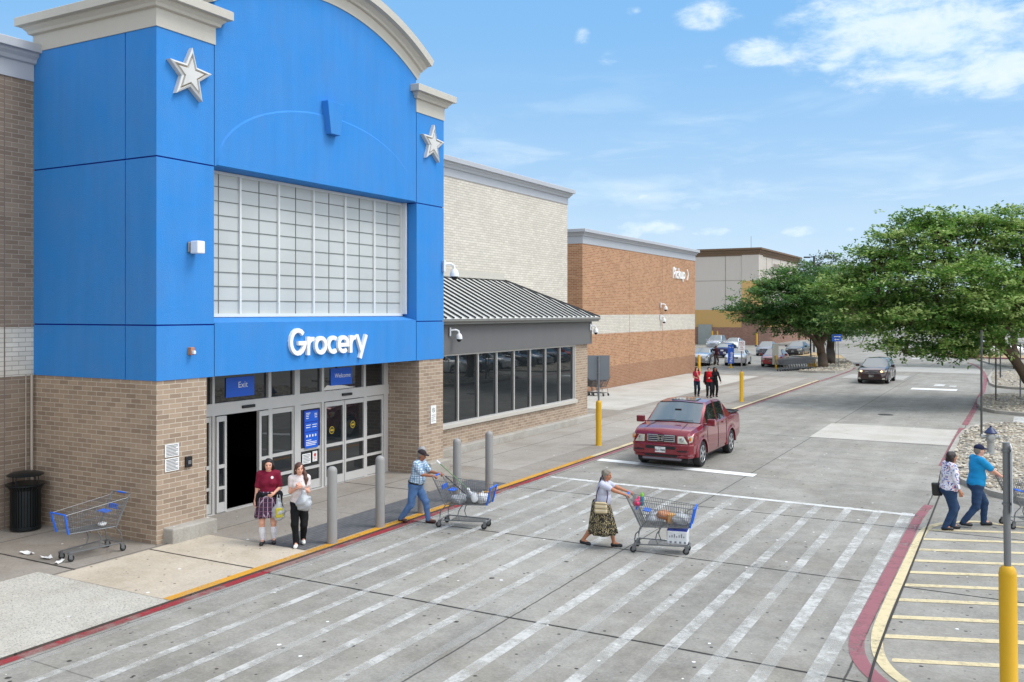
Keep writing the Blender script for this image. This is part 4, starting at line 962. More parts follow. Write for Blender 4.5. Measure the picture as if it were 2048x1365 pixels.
    if shoes is not None:
        for i in (0, 1):
            h, kn, a, heel, toe, fd = bot_p[i]
            blob('shoe', [('c', heel + V(0, 0, .004), toe, .042 * s, .036 * s), ('c', heel + fd * .02 + V(0, 0, .02), heel * .6 + toe * .4 + V(0, 0, .02), .04 * s, .034 * s), ('c', toe - fd * .05, toe, .042 * s, .036 * s)], shoes, root, vox=.008, k=.012,
                 clips=[(heel - V(0, 0, .037 * s), np.cross(np.cross(V(0, 0, -1), fd), fd) * -1 if abs(fd[2]) > .02 else V(0, 0, -1))])
    return root, J
def capcut(J, z=.0): return [(J['Q'](.0, 0, z), J['Hm'] @ V(.2, 0, -1))]
def hair_short(root, J, m, vol=.012, back=-.05):
    Q, Hm, s = J['Q'], J['Hm'], J['s']
    blob('hair', [('e', Q(-.018, 0, .038), (V(.094, .08, .09) + vol) * s, Hm), ('e', Q(-.05, 0, -.02), V(.05, .068, .07) * s, Hm)], m, root, vox=.007, k=.03, clips=[(Q(.062, 0, .055), Hm @ V(.8, 0, -.5)), (Q(0, 0, -.1), Hm @ V(0, 0, -1))], wr=.004, seed=5)
def hair_long(root, J, m, locks):
    Q, Hm, s = J['Q'], J['Hm'], J['s']
    pr = [('e', Q(-.02, 0, .038), V(.106, .092, .1) * s, Hm), ('e', Q(-.045, 0, -.03), V(.066, .088, .09) * s, Hm)]
    for l in locks: pr += [('c', Q(*l[0]), Q(*l[1]), l[2] * s, l[3] * s)]
    blob('hair', pr, m, root, vox=.008, k=.03, clips=[(Q(.066, 0, .06), Hm @ V(.86, 0, -.5))] if not any(l[1][0] > .05 for l in locks) else [], wr=.006, seed=9)
def skirt(root, J, m, z0, z1, r0, r1, pleats=14, amp=.012, name='skirt', cx=0.0):
    mb = MB(); n = 72; k = 9; s = J['s']; pel = J['pel']
    for i in range(k):
        t = i / (k - 1); z = z0 + (z1 - z0) * t; rx = r0[0] + (r1[0] - r0[0]) * t ** .8; ry = r0[1] + (r1[1] - r0[1]) * t ** .8
        for j in range(n):
            a = 2 * math.pi * j / n; w = 1 + amp * 8 * t * math.sin(pleats * a + math.sin(3 * a)); mb.v.append((cx * t + rx * w * math.cos(a), ry * w * math.sin(a), z + .012 * t * math.sin(2 * a + 1)))
    for i in range(k - 1):
        for j in range(n): mb.f.append((i * n + j, i * n + (j + 1) % n, (i + 1) * n + (j + 1) % n, (i + 1) * n + j)); mb.m.append(0)
    o = mb.build(name, m, root, smooth='all'); sd = o.modifiers.new('cloth', 'SOLIDIFY'); sd.thickness = .008; return o

# girl in maroon polo
SZ = .034
g1, J = figure((1.87, 13.66, SZ), R(-52), 'person in maroon polo shirt and purple plaid skirt with white knee socks', H=1.68, bulk=1.17, feet=((-.02, .1), (.06, -.11)), hands=((.2, .12, .16), (.06, -.27, -.1)),
              curl=28, head=(5, 0), hair=HAIRB, top=cloth('maroon_polo', C(116, 22, 48)), sleeve=.8, female=True, skin='light', shoes=SHOEB)
hair_long(g1, J, HAIRB, [((-.01, .08, .03), (-.01, .105, -.2), .038, .03), ((-.01, -.08, .03), (-.01, -.105, -.2), .038, .03), ((-.08, 0, 0), (-.1, 0, -.22), .06, .05)])
skirt(g1, J, PLAID, 1.06, .55, (.15, .19), (.235, .265), 16, .008, cx=.035)
for i in (0, 1):
    kn, a = J['knee'][i], J['ank'][i]; t = kn * .75 + a * .25
    blob('knee_sock', [('c', t, kn * .5 + a * .5, .06, .062), ('c', kn * .5 + a * .5, a, .062, .044)], cloth('white_sock', C(222, 222, 230), .05), g1, vox=.009, k=.01, clips=[(t + V(0, 0, .0), V(0, 0, 1))])
mbj = [('c', V(.02, .16, 1.0), V(-.1, .17, .95), .07, .08), ('c', V(-.1, .17, .95), V(-.12, 0, .95), .09, .1), ('c', V(-.12, 0, .95), V(-.1, -.17, .95), .1, .08), ('c', V(-.1, -.17, .95), V(.02, -.16, .98), .08, .07),
       ('c', V(.13, -.1, 1.0), V(.14, .1, 1.0), .04, .045), ('c', V(.02, -.16, .98), V(.13, -.1, 1.0), .06, .04), ('c', V(.02, .16, 1.0), V(.14, .1, 1.0), .06, .05),
       ('c', V(-.03, .17, .95), V(.0, .24, .58), .1, .035), ('c', V(-.03, -.17, .95), V(-.04, -.2, .7), .09, .055), ('c', V(-.14, 0, .9), V(-.18, .02, .6), .12, .09), ('c', V(.1, .16, 1.0), V(.06, .24, .74), .05, .06), ('c', V(.1, -.17, 1.0), V(.04, -.24, .82), .045, .05)]
blob('tied_jacket', mbj, cloth('black_jacket', C(20, 22, 26)), g1, vox=.012, k=.04, wr=.006, seed=3)
mb = MB(); mb.lathe([(.028, 0), (.028, .006)], (.0, 0, 0), 16, axis='x', mat=Matrix.Translation((.172, .085, 1.345)) @ Matrix.Rotation(R(22), 4, 'Z')); mb.build('badge', WHITE, g1)
# shopping bags: thin crumpled plastic
def plastic(name, col, a=.75):
    m, w = new_mat(name); tc = w.n('ShaderNodeTexCoord').outputs['Object']
    bp = w.n('ShaderNodeBump', ins={'Strength': .7, 'Distance': .02, 'Height': w.noise(tc, 22, 5, .6, 1.0)})
    h = w.n('ShaderNodeHueSaturation', ins={'Value': w.m('ADD', .8, w.m('MULTIPLY', w.noise(tc, 9, 4), .4)), 'Color': col})
    b = w.n('ShaderNodeBsdfPrincipled', ins={'Base Color': h.outputs[0], 'Roughness': .35, 'Alpha': a, 'Normal': bp.outputs[0]}); return finish(m, w, b.outputs[0])
BAGG = plastic('grey_plastic_bag', C(176, 180, 184), .85); BAGW = plastic('white_plastic_bag', C(214, 216, 218), .95); BAGY = plastic('yellow_bag', C(206, 190, 40), 1)
def bag(root_loc, rz, label, m, top, w, d, h, extra=None, seed=1, group=None, name='shopping_bag'):
    t = thing(name, root_loc, rz, label, 'bag', group)
    blob('bag_body', [('e', V(0, 0, -h * .72), V(d, w, h * .3), None), ('c', V(0, 0, -h * .2), V(0, 0, -h * .65), w * .25, w * .75), ('c', V(.0, w * .4, -h * .55), V(0, w * .45, -h * .8), d * .6, d * .8)], m, t, vox=.012, k=.05, wr=.012, seed=seed)
    mb = MB(); mb.tube([(0, -.02, 0), (0, -.03, -h * .12), (0, -w * .3, -h * .3)], .009, 6); mb.tube([(0, .02, 0), (0, .03, -h * .12), (0, w * .3, -h * .3)], .009, 6); mb.build('handle', m, t, smooth=True)
    return t
wl = Vector(J['wr'][0]); M1 = Matrix.Translation(g1.location) @ Matrix.Rotation(g1.rotation_euler[2], 4, 'Z')
hp = M1 @ (wl + Vector((.05, .1, -.02)))
b1 = bag(tuple(hp), R(-40), 'grey and yellow shopping bag hanging between the two girls', BAGG, 0, .13, .08, .5, seed=4)
mb = MB(); mb.box(.05, .1, -.07, .075, -.44, -.24); mb.build('printed_box', mat('yellow_carton', C(178, 166, 44), .6), b1, bevel=.03)
# girl in black trousers
g2, J = figure((2.5, 13.86, SZ), R(-50), 'person with long brown hair in speckled white tee and black trousers', H=1.62, bulk=1.08, feet=((-.1, .07), (.16, -.06)), lift=(.03, 0), hands=((.2, .05, .36), (.2, -.05, .34)), curl=40,
              palms=(((.3, -.6, .7), (.6, .6, 0)), ((.3, .6, .7), (.6, -.6, 0))), head=(14, 0), hair=HAIRBR, top=SPECK, bottom=cloth('black_trousers', C(22, 22, 24)), shoes=SHOEW, sleeve=.5, female=True, skin='light')
hair_long(g2, J, HAIRBR, [((-.02, .085, -.02), (.06, .12, -.2), .04, .045), ((.06, .12, -.2), (.1, .1, -.36), .045, .02), ((-.05, -.07, -.02), (-.08, -.08, -.2), .04, .03)])
M2 = Matrix.Translation(g2.location) @ Matrix.Rotation(g2.rotation_euler[2], 4, 'Z'); hp = M2 @ (Vector(J['wr'][0]) + Vector((.08, .04, .02)))
bag(tuple(hp), R(-50), 'pale translucent shopping bag held up by the girl in black trousers', BAGG, 0, .15, .1, .46, seed=8)
# man in checked shirt
CR = [(3.98, 16.82), (8.42, 16.92), (14.78, 22.62)]; CA = [R(12), R(12), R(26)]
def handle_local(ci, loc, rz, y, z=1.085):
    p = Matrix.Translation((CR[ci][0], CR[ci][1], 0)) @ Matrix.Rotation(CA[ci], 4, 'Z') @ Vector((-.19, y, z))
    q = (Matrix.Translation(loc) @ Matrix.Rotation(rz, 4, 'Z')).inverted() @ p; return tuple(q)
def pusher(ci, back, side=0, **k):
    d = Vector((math.cos(CA[ci]), math.sin(CA[ci]), 0)); n = Vector((-d.y, d.x, 0)); loc = Vector((CR[ci][0], CR[ci][1], 0)) - d * back + n * side
    return figure(tuple(loc), CA[ci], grip=True, hands=(handle_local(ci, loc, CA[ci], .17), handle_local(ci, loc, CA[ci], -.17)), curl=62, **k)
m1, J = pusher(0, .68, label='person in blue checked shirt, jeans and dark cap pushing a full cart off the kerb', H=1.64, bulk=1.22, belly=.05, lean=11, feet=((.3, .09), (-.3, -.09)), lift=(.0, .03), head=(0, 14), skin='brown', hair=HAIRG, top=CHECK, bottom=DENIM, shoes=SHOEBR, sleeve=.85, hem=.06)
hair_short(m1, J, HAIRG, .002)
def cap(root, J, m):
    Q, Hm, s = J['Q'], J['Hm'], J['s']
    blob('cap', [('e', Q(-.012, 0, .05), V(.108, .09, .085) * s, Hm), ('e', Q(.1, 0, .045), V(.075, .07, .014) * s, Hm, .01)], m, root, vox=.007, k=.015, clips=[(Q(0, 0, .035), Hm @ V(-.1, 0, -1))])
cap(m1, J, cloth('dark_cap', C(48, 40, 44)))
T = J['T']; blob('belt', [('e', T(.005, 0, .06), V(.15, .178, .12) * J['s'] * 1.2, J['Rr'])], SHOEB, m1, vox=.01, clips=[(T(0, 0, .085), J['Rr'] @ V(0, 0, 1)), (T(0, 0, .045), J['Rr'] @ V(0, 0, -1))])
# woman in printed skirt
w1, J = pusher(1, .72, label='person with grey hair in pale tee and black and cream print skirt pushing a cart', H=1.55, bulk=1.22, belly=.05, lean=9, feet=((.3, .07), (-.36, -.08)), lift=(0, .05), head=(0, 6), skin='tan', hair=HAIRG, top=cloth('pale_lilac_tee', C(186, 188, 204)), shoes=SHOEB, sleeve=.6, female=True, hem=-.06)
hair_long(w1, J, HAIRG, [((-.06, 0, -.02), (-.1, 0, -.14), .05, .03)]); hl = blob('ponytail', [('c', V(*J['Q'](-.1, 0, -.08)), V(*J['Q'](-.13, .02, -.26)), .035, .025)], cloth('dark_scarf', C(34, 38, 60)), w1, vox=.01)
blob('neck_scarf', [('c', J['T'](-.06, .1, .53), J['T'](.08, .05, .47), .03, .03), ('c', J['T'](-.06, -.1, .53), J['T'](.08, -.05, .47), .03, .03), ('c', J['T'](-.07, .1, .54), J['T'](-.07, -.1, .54), .035, .035)], cloth('dark_scarf', C(34, 38, 60)), w1, vox=.01)
skirt(w1, J, SWIRL, .92, .27, (.16, .195), (.29, .25), 9, .012, cx=.035)
t = thing('handbag', tuple(Matrix.Translation(w1.location) @ Matrix.Rotation(CA[1], 4, 'Z') @ Vector((.06, -.27, .84))), CA[1], 'cream striped shoulder bag at the hip of the person in the print skirt', 'handbag')
mb = MB(); mb.prism([(-.13, -.13), (.13, -.13), (.12, .1), (-.12, .1)], -.04, .04, 'y'); mb.build('bag_body', grid_cloth('striped_bag', C(196, 178, 140), [('Z', .09, .14, .3, C(60, 52, 50), .9), ('Z', .09, .1, .7, C(230, 224, 210), .9)]), t, bevel=.03)
mb = MB(); mb.tube([(-.1, 0, .09), (-.1, .08, .25), (-.04, .1, .42), (.02, .13, .5)], .01, 6); mb.tube([(.11, 0, .09), (.12, .05, .2), (.1, .1, .4), (-.02, .2, .6)], .01, 6); mb.build('strap', cloth('plum_strap', C(70, 50, 66)), t, smooth=True)
# couple on the right
m2, J = pusher(2, .70, label='person in bright turquoise tee, jeans and navy cap pushing a cart at the right edge', H=1.78, bulk=1.26, belly=.03, lean=4, feet=((.22, .09), (-.28, -.1)), lift=(.0, .035), head=(0, 2), skin='light', hair=HAIRG, top=cloth('turquoise_tee', C(26, 136, 190), .1), bottom=DENIMD, shoes=SHOEB, sleeve=.85, hem=-.06)
hair_short(m2, J, HAIRG, .0); cap(m2, J, cloth('navy_cap', C(24, 30, 60)))
w2, J = figure((13.66, 21.7, 0), R(24), 'person with dark bobbed hair in floral blouse and jeans walking beside the turquoise tee', H=1.66, bulk=1.42, belly=.02, lean=3, feet=((.12, .08), (-.1, -.09)), hands=((.1, .25, -.02), (.13, -.27, .0)), curl=30, head=(8, -4),
              skin='tan', hair=HAIRB, top=FLORAL, bottom=DENIMD, shoes=SHOEB, sleeve=1.7, female=True, hem=-.08)
hair_long(w2, J, HAIRB, [((-.05, .07, -.03), (-.03, .08, -.1), .045, .04), ((-.05, -.07, -.03), (-.03, -.08, -.1), .045, .04), ((-.08, 0, -.02), (-.08, 0, -.1), .05, .05)])
t = thing('handbag', tuple(Matrix.Translation(w2.location) @ Matrix.Rotation(R(24), 4, 'Z') @ Vector((-.2, .1, .86))), R(24), 'small black shoulder bag behind the person in the floral blouse', 'handbag')
mb = MB(); mb.prism([(-.1, -.16), (.1, -.16), (.12, .12), (-.12, .12)], -.05, .05, 'y'); mb.build('bag_body', SHOEB, t, bevel=.03)
mb = MB(); mb.tube([(.02, 0, .1), (.06, -.02, .35), (.12, -.03, .55)], .009, 6); mb.build('strap', SHOEB, t)
# far group by the wall
f1, J = figure((-.55, 49.0, SZ), R(-62), 'person with long black hair in crimson tee holding hand to mouth by the far walkway', H=1.6, feet=((0, .09), (.05, -.09)), hands=((.2, -.02, .5), (.18, -.06, .2)), top=cloth('crimson_tee', C(176, 40, 66)), bottom=cloth('navy_track_pants', C(26, 36, 56)), hair=HAIRB, skin='light', female=True, vox=.012, palms=(((0, -.3, 1), (1, 0, 0)), None))
hair_long(f1, J, HAIRB, [((-.02, .08, 0), (.0, .11, -.3), .05, .03), ((-.02, -.08, 0), (.0, -.11, -.3), .05, .03)])
f2, J = figure((.28, 48.5, SZ), R(-62), 'person in open black jacket over red shirt walking on the far walkway', H=1.64, bulk=1.08, feet=((0, .1), (.08, -.1)), hands=((.16, .03, .22), (.05, -.28, -.02)), top=cloth('red_shirt', C(186, 16, 26)), bottom=cloth('black_track_pants', C(24, 26, 34)), hair=HAIRB, skin='light', vox=.012)
hair_short(f2, J, HAIRB, .014)
T = J['T']; jl = []
for i in (0, 1): sg = 1 - 2 * i; jl += [('c', J['sh'][i], J['el'][i], .072, .062), ('c', J['el'][i], J['wr'][i], .062, .048), ('c', T(-.02, .13 * sg, .5), T(-.02, .16 * sg, -.1), .07, .08)]
jl += [('c', T(-.1, 0, .5), T(-.12, 0, -.08), .1, .1)]; blob('open_jacket', jl, cloth('black_jacket_far', C(24, 24, 28)), f2, vox=.013, k=.03)
f3, J = figure((.42, 49.15, SZ), R(-62), 'person in black with long dark hair half hidden behind the red shirt', H=1.62, feet=((0, .09), (.0, -.09)), hands=((.0, .34, -.02), (.06, -.25, -.02)), top=cloth('black_top', C(22, 22, 24)), sleeve=1.9, bottom=cloth('black_jeans', C(22, 22, 26)), hair=HAIRB, skin='brown', female=True, vox=.012)
hair_long(f3, J, HAIRB, [((-.03, .08, 0), (-.02, .12, -.3), .05, .04), ((-.03, -.08, 0), (-.02, -.11, -.3), .05, .04)])
f4, J = figure((-8.4, 79.2, 0), R(-40), 'person in dark maroon top standing between the parked cars', H=1.7, bulk=1.15, feet=((.1, .12), (-.1, -.12)), hands=((.2, .2, .1), (.05, -.3, -.02)), top=cloth('maroon_top_far', C(60, 24, 34)), bottom=cloth('grey_brown_trousers', C(88, 72, 70)), hair=HAIRB, skin='brown', vox=.015)
hair_short(f4, J, HAIRB)
# ---------------------------------------------------------------- shopping carts
CART = mat('cart_steel', C(112, 114, 116), .42, .35, .08); CBLUE = mat('cart_blue', C(20, 100, 215), .45, 0, .05)
WHEELG = mat('caster_grey', C(92, 92, 92), .7)
def make_cart(label, group, r=.0048):
    t = thing('shopping_cart', (0, 0, 0), 0, label, 'shopping cart', group)
    def tr(u): return -.10 + 1.22 * u, .285 - .055 * u, 1.02 - .13 * u       # top rim
    def bo(u): return .13 + .9 * u, .245 - .05 * u, .50 + .03 * u            # basket floor edge
    mb = MB()
    for sg in (1, -1):
        for i in range(27):
            u = i / 26; a, b = tr(u), bo(u); mb.tube([(a[0], sg * a[1], a[2]), (b[0], sg * b[1], b[2])], r, 3, cap=False)
        for f in (.25, .5, .75):
            mb.tube([tuple(np.array([tr(u)[0], sg * tr(u)[1], tr(u)[2]]) * f + np.array([bo(u)[0], sg * bo(u)[1], bo(u)[2]]) * (1 - f)) for u in (0, 1)], r, 3, cap=False)
    for i in range(11):                                                       # floor, front and rear gates
        v = -1 + 2 * i / 10; a, b = bo(0), bo(1); mb.tube([(a[0], v * a[1], a[2]), (b[0], v * b[1], b[2])], r, 3, cap=False)
        c = tr(1); mb.tube([(b[0], v * b[1], b[2]), (c[0], v * c[1], c[2])], r, 3, cap=False)
        c = tr(0); mb.tube([(a[0], v * a[1], a[2]), (c[0] + .02, v * c[1], c[2])], r, 3, cap=False)
    for i in range(1, 16):
        x, y, z = bo(i / 16); mb.tube([(x, -y, z), (x, y, z)], r, 3, cap=False)
    for f in (.3, .6):
        for u in (0, 1): a, b = np.array(tr(u)), np.array(bo(u)); p = a * f + b * (1 - f); mb.tube([(p[0], -p[1], p[2]), (p[0], p[1], p[2])], r, 3, cap=False)
    mb.build('basket', CART, t, fixn=False)
    mb = MB()
    for sg in (1, -1):
        a, b = tr(0), tr(1); mb.tube([(-.16, sg * .285, 1.085), (a[0], sg * a[1], a[2]), (b[0], sg * b[1], b[2])], .007, 5)
        mb.tube([(-.16, sg * .27, 1.08), (.13, sg * .26, .48), (.02, sg * .255, .36), (0, sg * .25, .26), (.0, sg * .25, .165), (.45, sg * .21, .165), (1.0, sg * .15, .165)], .0135, 6)
        mb.tube([(.5, sg * .21, .50), (.42, sg * .21, .38), (.40, sg * .21, .29), (.44, sg * .21, .175)], .011, 6)
        x, y, z = bo(0); x1, y1, z1 = bo(1); mb.tube([(x, sg * y, z), (x1, sg * y1, z1)], .008, 5)
    mb.tube([(1.0, -.15, .165), (1.03, 0, .165), (1.0, .15, .165)], .0135, 6); mb.tube([(0, -.25, .165), (0, .25, .165)], .011, 6); mb.tube([(.5, -.21, .5), (.5, .21, .5)], .009, 5); mb.tube([(tr(1)[0], -.23, .89), (tr(1)[0], .23, .89)], .007, 5)
    mb.build('frame', CART, t, fixn=False)
    mb = MB()
    for i in range(9): v = -1 + 2 * i / 8; mb.tube([(.25, v * .2, .175), (.98, v * .14, .17)], .004, 4, cap=False)
    mb.tube([(.25, -.2, .175), (.25, .2, .175)], .005, 4); mb.build('lower_tray', CART, t, fixn=False)
    mb = MB(); mb.tube([(-.165, -.29, 1.085), (-.165, .29, 1.085)], .012, 8); mb.build('handle_bar', CART, t, smooth=True)
    mb = MB(); mb.tube([(-.17, -.13, 1.087), (-.17, .13, 1.087)], .0175, 10); mb.build('handle_grip', CBLUE, t, smooth=True)
    mb = MB(); mb.box(.02, .16, -.14, .14, .80, .82, mat=Matrix.Rotation(R(8), 4, 'Y')); mb.box(.0, .02, -.14, .14, .8, .9); mb.build('child_seat', CBLUE, t, bevel=.006)
    mb = MB()
    a, b = tr(1), bo(1)
    for sg in (1, -1): mb.tube([(a[0] + .015, sg * a[1], a[2] + .01), (b[0] + .02, sg * b[1], b[2])], .019, 6)
    mb.tube([(a[0] + .015, -a[1], a[2] + .01), (a[0] + .015, a[1], a[2] + .01)], .015, 6); mb.build('front_bumper', CBLUE, t)
    for x, y in ((0, .25), (0, -.25), (1.0, .15), (1.0, -.15)):
        mb = MB(); mb.box(x - .045, x + .02, y - .024, y - .019, .06, .15); mb.box(x - .045, x + .02, y + .019, y + .024, .06, .15); mb.box(x - .04, x + .03, y - .024, y + .024, .14, .16)
        wfk = mb.build('caster_fork', CART, t)
        mb = MB(); mb.lathe([(.03, -.016), (.058, -.016), (.063, -.008), (.063, .008), (.058, .016), (.03, .016)], (x - .03, y, .0635), 18, 0, axis='y'); mb.lathe([(.012, -.018), (.03, -.018), (.03, .018), (.012, .018)], (x - .03, y, .0635), 14, 1, axis='y'); mb.build('wheel', [RUBBER, WHEELG], wfk, smooth=True)
    return t
cart0 = make_cart('full shopping cart pushed by the man in the checked shirt', 'shopping carts out on the paving')
def put(o, x, y, z, rz): o.location = (x, y, z); o.rotation_euler = (0, 0, rz); return o
put(cart0, CR[0][0], CR[0][1], 0, CA[0])
def cart(x, y, rz, label, z=0, group='shopping carts out on the paving'):
    c = copy_tree(cart0); c['label'] = label; c['group'] = group; return put(c, x, y, z, rz)
cart(CR[1][0], CR[1][1], CA[1], 'shopping cart with pink bag and boxes pushed by the person in the print skirt')
cart(CR[2][0], CR[2][1], CA[2], 'shopping cart at the right frame edge pushed by the person in turquoise')
cart(-.44, 11.86, R(-94), 'empty abandoned shopping cart in front of the left brick pier', .032)
GCART = mat('nested_cart_grey', C(92, 98, 110), .5, .3)
def grey(o):
    for ch in o.children:
        for sl in ch.material_slots:
            if sl.material == CBLUE: sl.link = 'OBJECT'; sl.material = GCART
        grey(ch)
    return o
g = 'nested carts by the gravel tree island'
for i in range(12): grey(cart(-1.25 + .125 * i, 74.2 + .325 * i, R(-111), 'shopping cart in the nested row beside the gravel tree island', group=g))
g = 'nested carts against the orange brick wall'
for i in range(4): grey(cart(-5.0 - .30 * i, 46.7, R(170), 'shopping cart nested by the orange brick wall behind the grey sign', .032, group=g))
# cart contents
def inC(ci, x, y, z): return tuple(Matrix.Translation((CR[ci][0], CR[ci][1], 0)) @ Matrix.Rotation(CA[ci], 4, 'Z') @ Vector((x, y, z)))
def lump(ci, x, y, z, r, label, m, seed, cat='bag', name='grocery_bag', group=None):
    t = blob(name, [('e', V(0, 0, 0), V(*r), None), ('e', V(r[0] * .4, r[1] * .3, r[2] * .3), V(*r) * .7, None), ('c', V(0, 0, r[2] * .5), V(.02, .02, r[2] * 1.35), r[0] * .4, .02)], m, vox=.012, k=.03, wr=.013, seed=seed)
    t.location = inC(ci, x, y, z); t.rotation_euler = (0, 0, CA[ci]); tag(t, label, cat, group)
lump(0, .38, -.05, .60, (.19, .17, .1), 'grey plastic grocery bag at the rear of the full cart near the kerb', BAGG, 1)
lump(0, .62, .05, .61, (.16, .17, .12), 'darker crumpled grocery bag in the middle of that cart under the mop', plastic('smoke_bag', C(110, 112, 116), .95), 2)
lump(0, .86, .02, .62, (.13, .12, .11), 'pale grocery bag at the front of the cart behind its blue bumper', BAGW, 3)
t = thing('mop', inC(0, .0, -.02, 1.28), CA[0], 'green handled mop with white head leaning in the cart of the man in the cap', 'mop')
mb = MB(); mb.tube([(-.16, .03, .1), (.66, -.08, -.5)], .011, 8, 0); mb.build('handle', mat('mop_green', C(96, 130, 84), .5), t, smooth=True)
mb = MB(); mb.tube([(-.18, .033, .115), (-.09, .02, .05)], .018, 8, 0); mb.build('end_grip', WHITE, t)
blob('mop_head', [('c', V(.6, -.1, -.45), V(.78, -.17, -.62), .03, .07), ('e', V(.78, -.18, -.6), V(.07, .05, .1), None)], BAGW, t, vox=.01, k=.03, wr=.008, seed=4)
t = thing('broom', inC(0, .0, .08, 1.1), CA[0], 'black handled broom lying in the cart beside the mop', 'broom')
mb = MB(); mb.tube([(.0, 0, -.05), (.66, -.12, -.5)], .011, 8); mb.build('handle', BLACK, t, smooth=True); mb = MB(); mb.box(.56, .76, -.16, -.08, -.58, -.48, taper=.8); mb.build('broom_head', BLACK, t, bevel=.015)
lump(1, .35, .0, .63, (.17, .17, .12), 'clear grey grocery bag at the rear of the print skirt cart', BAGG, 5)
lump(1, .82, .02, .64, (.17, .16, .11), 'white grocery bag under the blue bumper of the print skirt cart', BAGG, 6)
t = thing('bread_bag', inC(1, .56, -.03, .68), CA[1] + .5, 'brown bagged bread loaf in the middle of the cart', 'bread')
blob('loaf', [('c', V(-.1, 0, .05), V(.1, 0, -.02), .075, .07), ('e', V(0, .03, .08), V(.1, .06, .05), None)], mat('bread', C(176, 112, 66), .6, 0, .3, 12), t, vox=.012, k=.02, wr=.004)
mb = MB(); mb.box(.02, .2, -.1, .06, -.11, .06); mb.build('carton', mat('kraft_carton', C(186, 140, 84), .7), t, bevel=.01)
lump(1, .03, -.06, .93, (.09, .13, .075), 'hot pink bundle on the child seat of the cart', plastic('pink_bag', C(216, 40, 100), 1), 7, 'bundle', 'pink_bundle')
t = thing('water_bottle', inC(1, .12, -.12, .95), CA[1], 'green and teal drink bottle standing in the child seat', 'bottle')
mb = MB(); mb.lathe([(.035, -.06), (.038, 0), (.038, .09), (.03, .12)], (0, 0, 0), 14); mb.build('bottle_body', mat('teal_bottle', C(30, 110, 130), .3), t, smooth=True)
mb = MB(); mb.lathe([(.032, .12), (.032, .17), (.015, .175), (.015, .2)], (0, 0, 0), 14); mb.build('cap', mat('lime_cap', C(120, 190, 50), .4), t, smooth=True)
t = thing('drink_multipack', inC(1, .80, .0, .18), CA[1], 'white shrink wrapped multipack with blue and yellow print on the lower tray', 'multipack')
mb = MB(); mb.box(-.2, .2, -.15, .15, 0, .27); mb.build('pack', BAGW, t, bevel=.03)
mb = MB(); mb.box(-.19, .19, -.14, .14, .262, .285); mb.box(-.201, -.199, -.12, .12, .2, .27, 1); mb.build('printed_top', [mat('pack_blue', C(30, 50, 150), .4), mat('pack_yellow', C(220, 180, 30), .4)], t)
mb = MB()
for i in range(7): mb.box(-.15 + .045 * i, -.13 + .045 * i, -.153, -.15, .14, .14 + .03 + .02 * (i % 3))
for i in range(4): mb.box(-.14 + .09 * i, -.1 + .09 * i, -.153, -.15, .03, .07)
mb.build('printed_letters', mat('faint_print', C(120, 122, 130), .7), t)
# ---------------------------------------------------------------- vehicles
def carpaint(name, c, rough=.28, metal=.25): return mat(name, c, rough, metal, .05, 2, coat=1.0)
CGLASS = glass('car_glass', (.055, .075, .078, 1), .02, 1.0); CGLASS.node_tree.nodes['Principled BSDF'].inputs['IOR'].default_value = 1.9; CHROME = mat('chrome', C(200, 202, 204), .15, .95, .05); RIM = mat('alloy', C(186, 188, 190), .3, .7, .08)
LAMP = mat('lamp_lens', C(206, 206, 190), .12, .2, .2, 20, spec=.9); AMBER = mat('amber_lens', C(222, 128, 40), .2); REDL = mat('tail_lens', C(150, 16, 22), .2)
HEADL = mat('lit_headlamp', C(255, 214, 150), .2, emit=2.2); TRIMB = mat('black_trim', C(24, 24, 26), .6)
def lerp_poly(P):
    xs = [p[0] for p in P]; ys = [p[1] for p in P]
    return lambda x: float(np.interp(x, xs, ys))
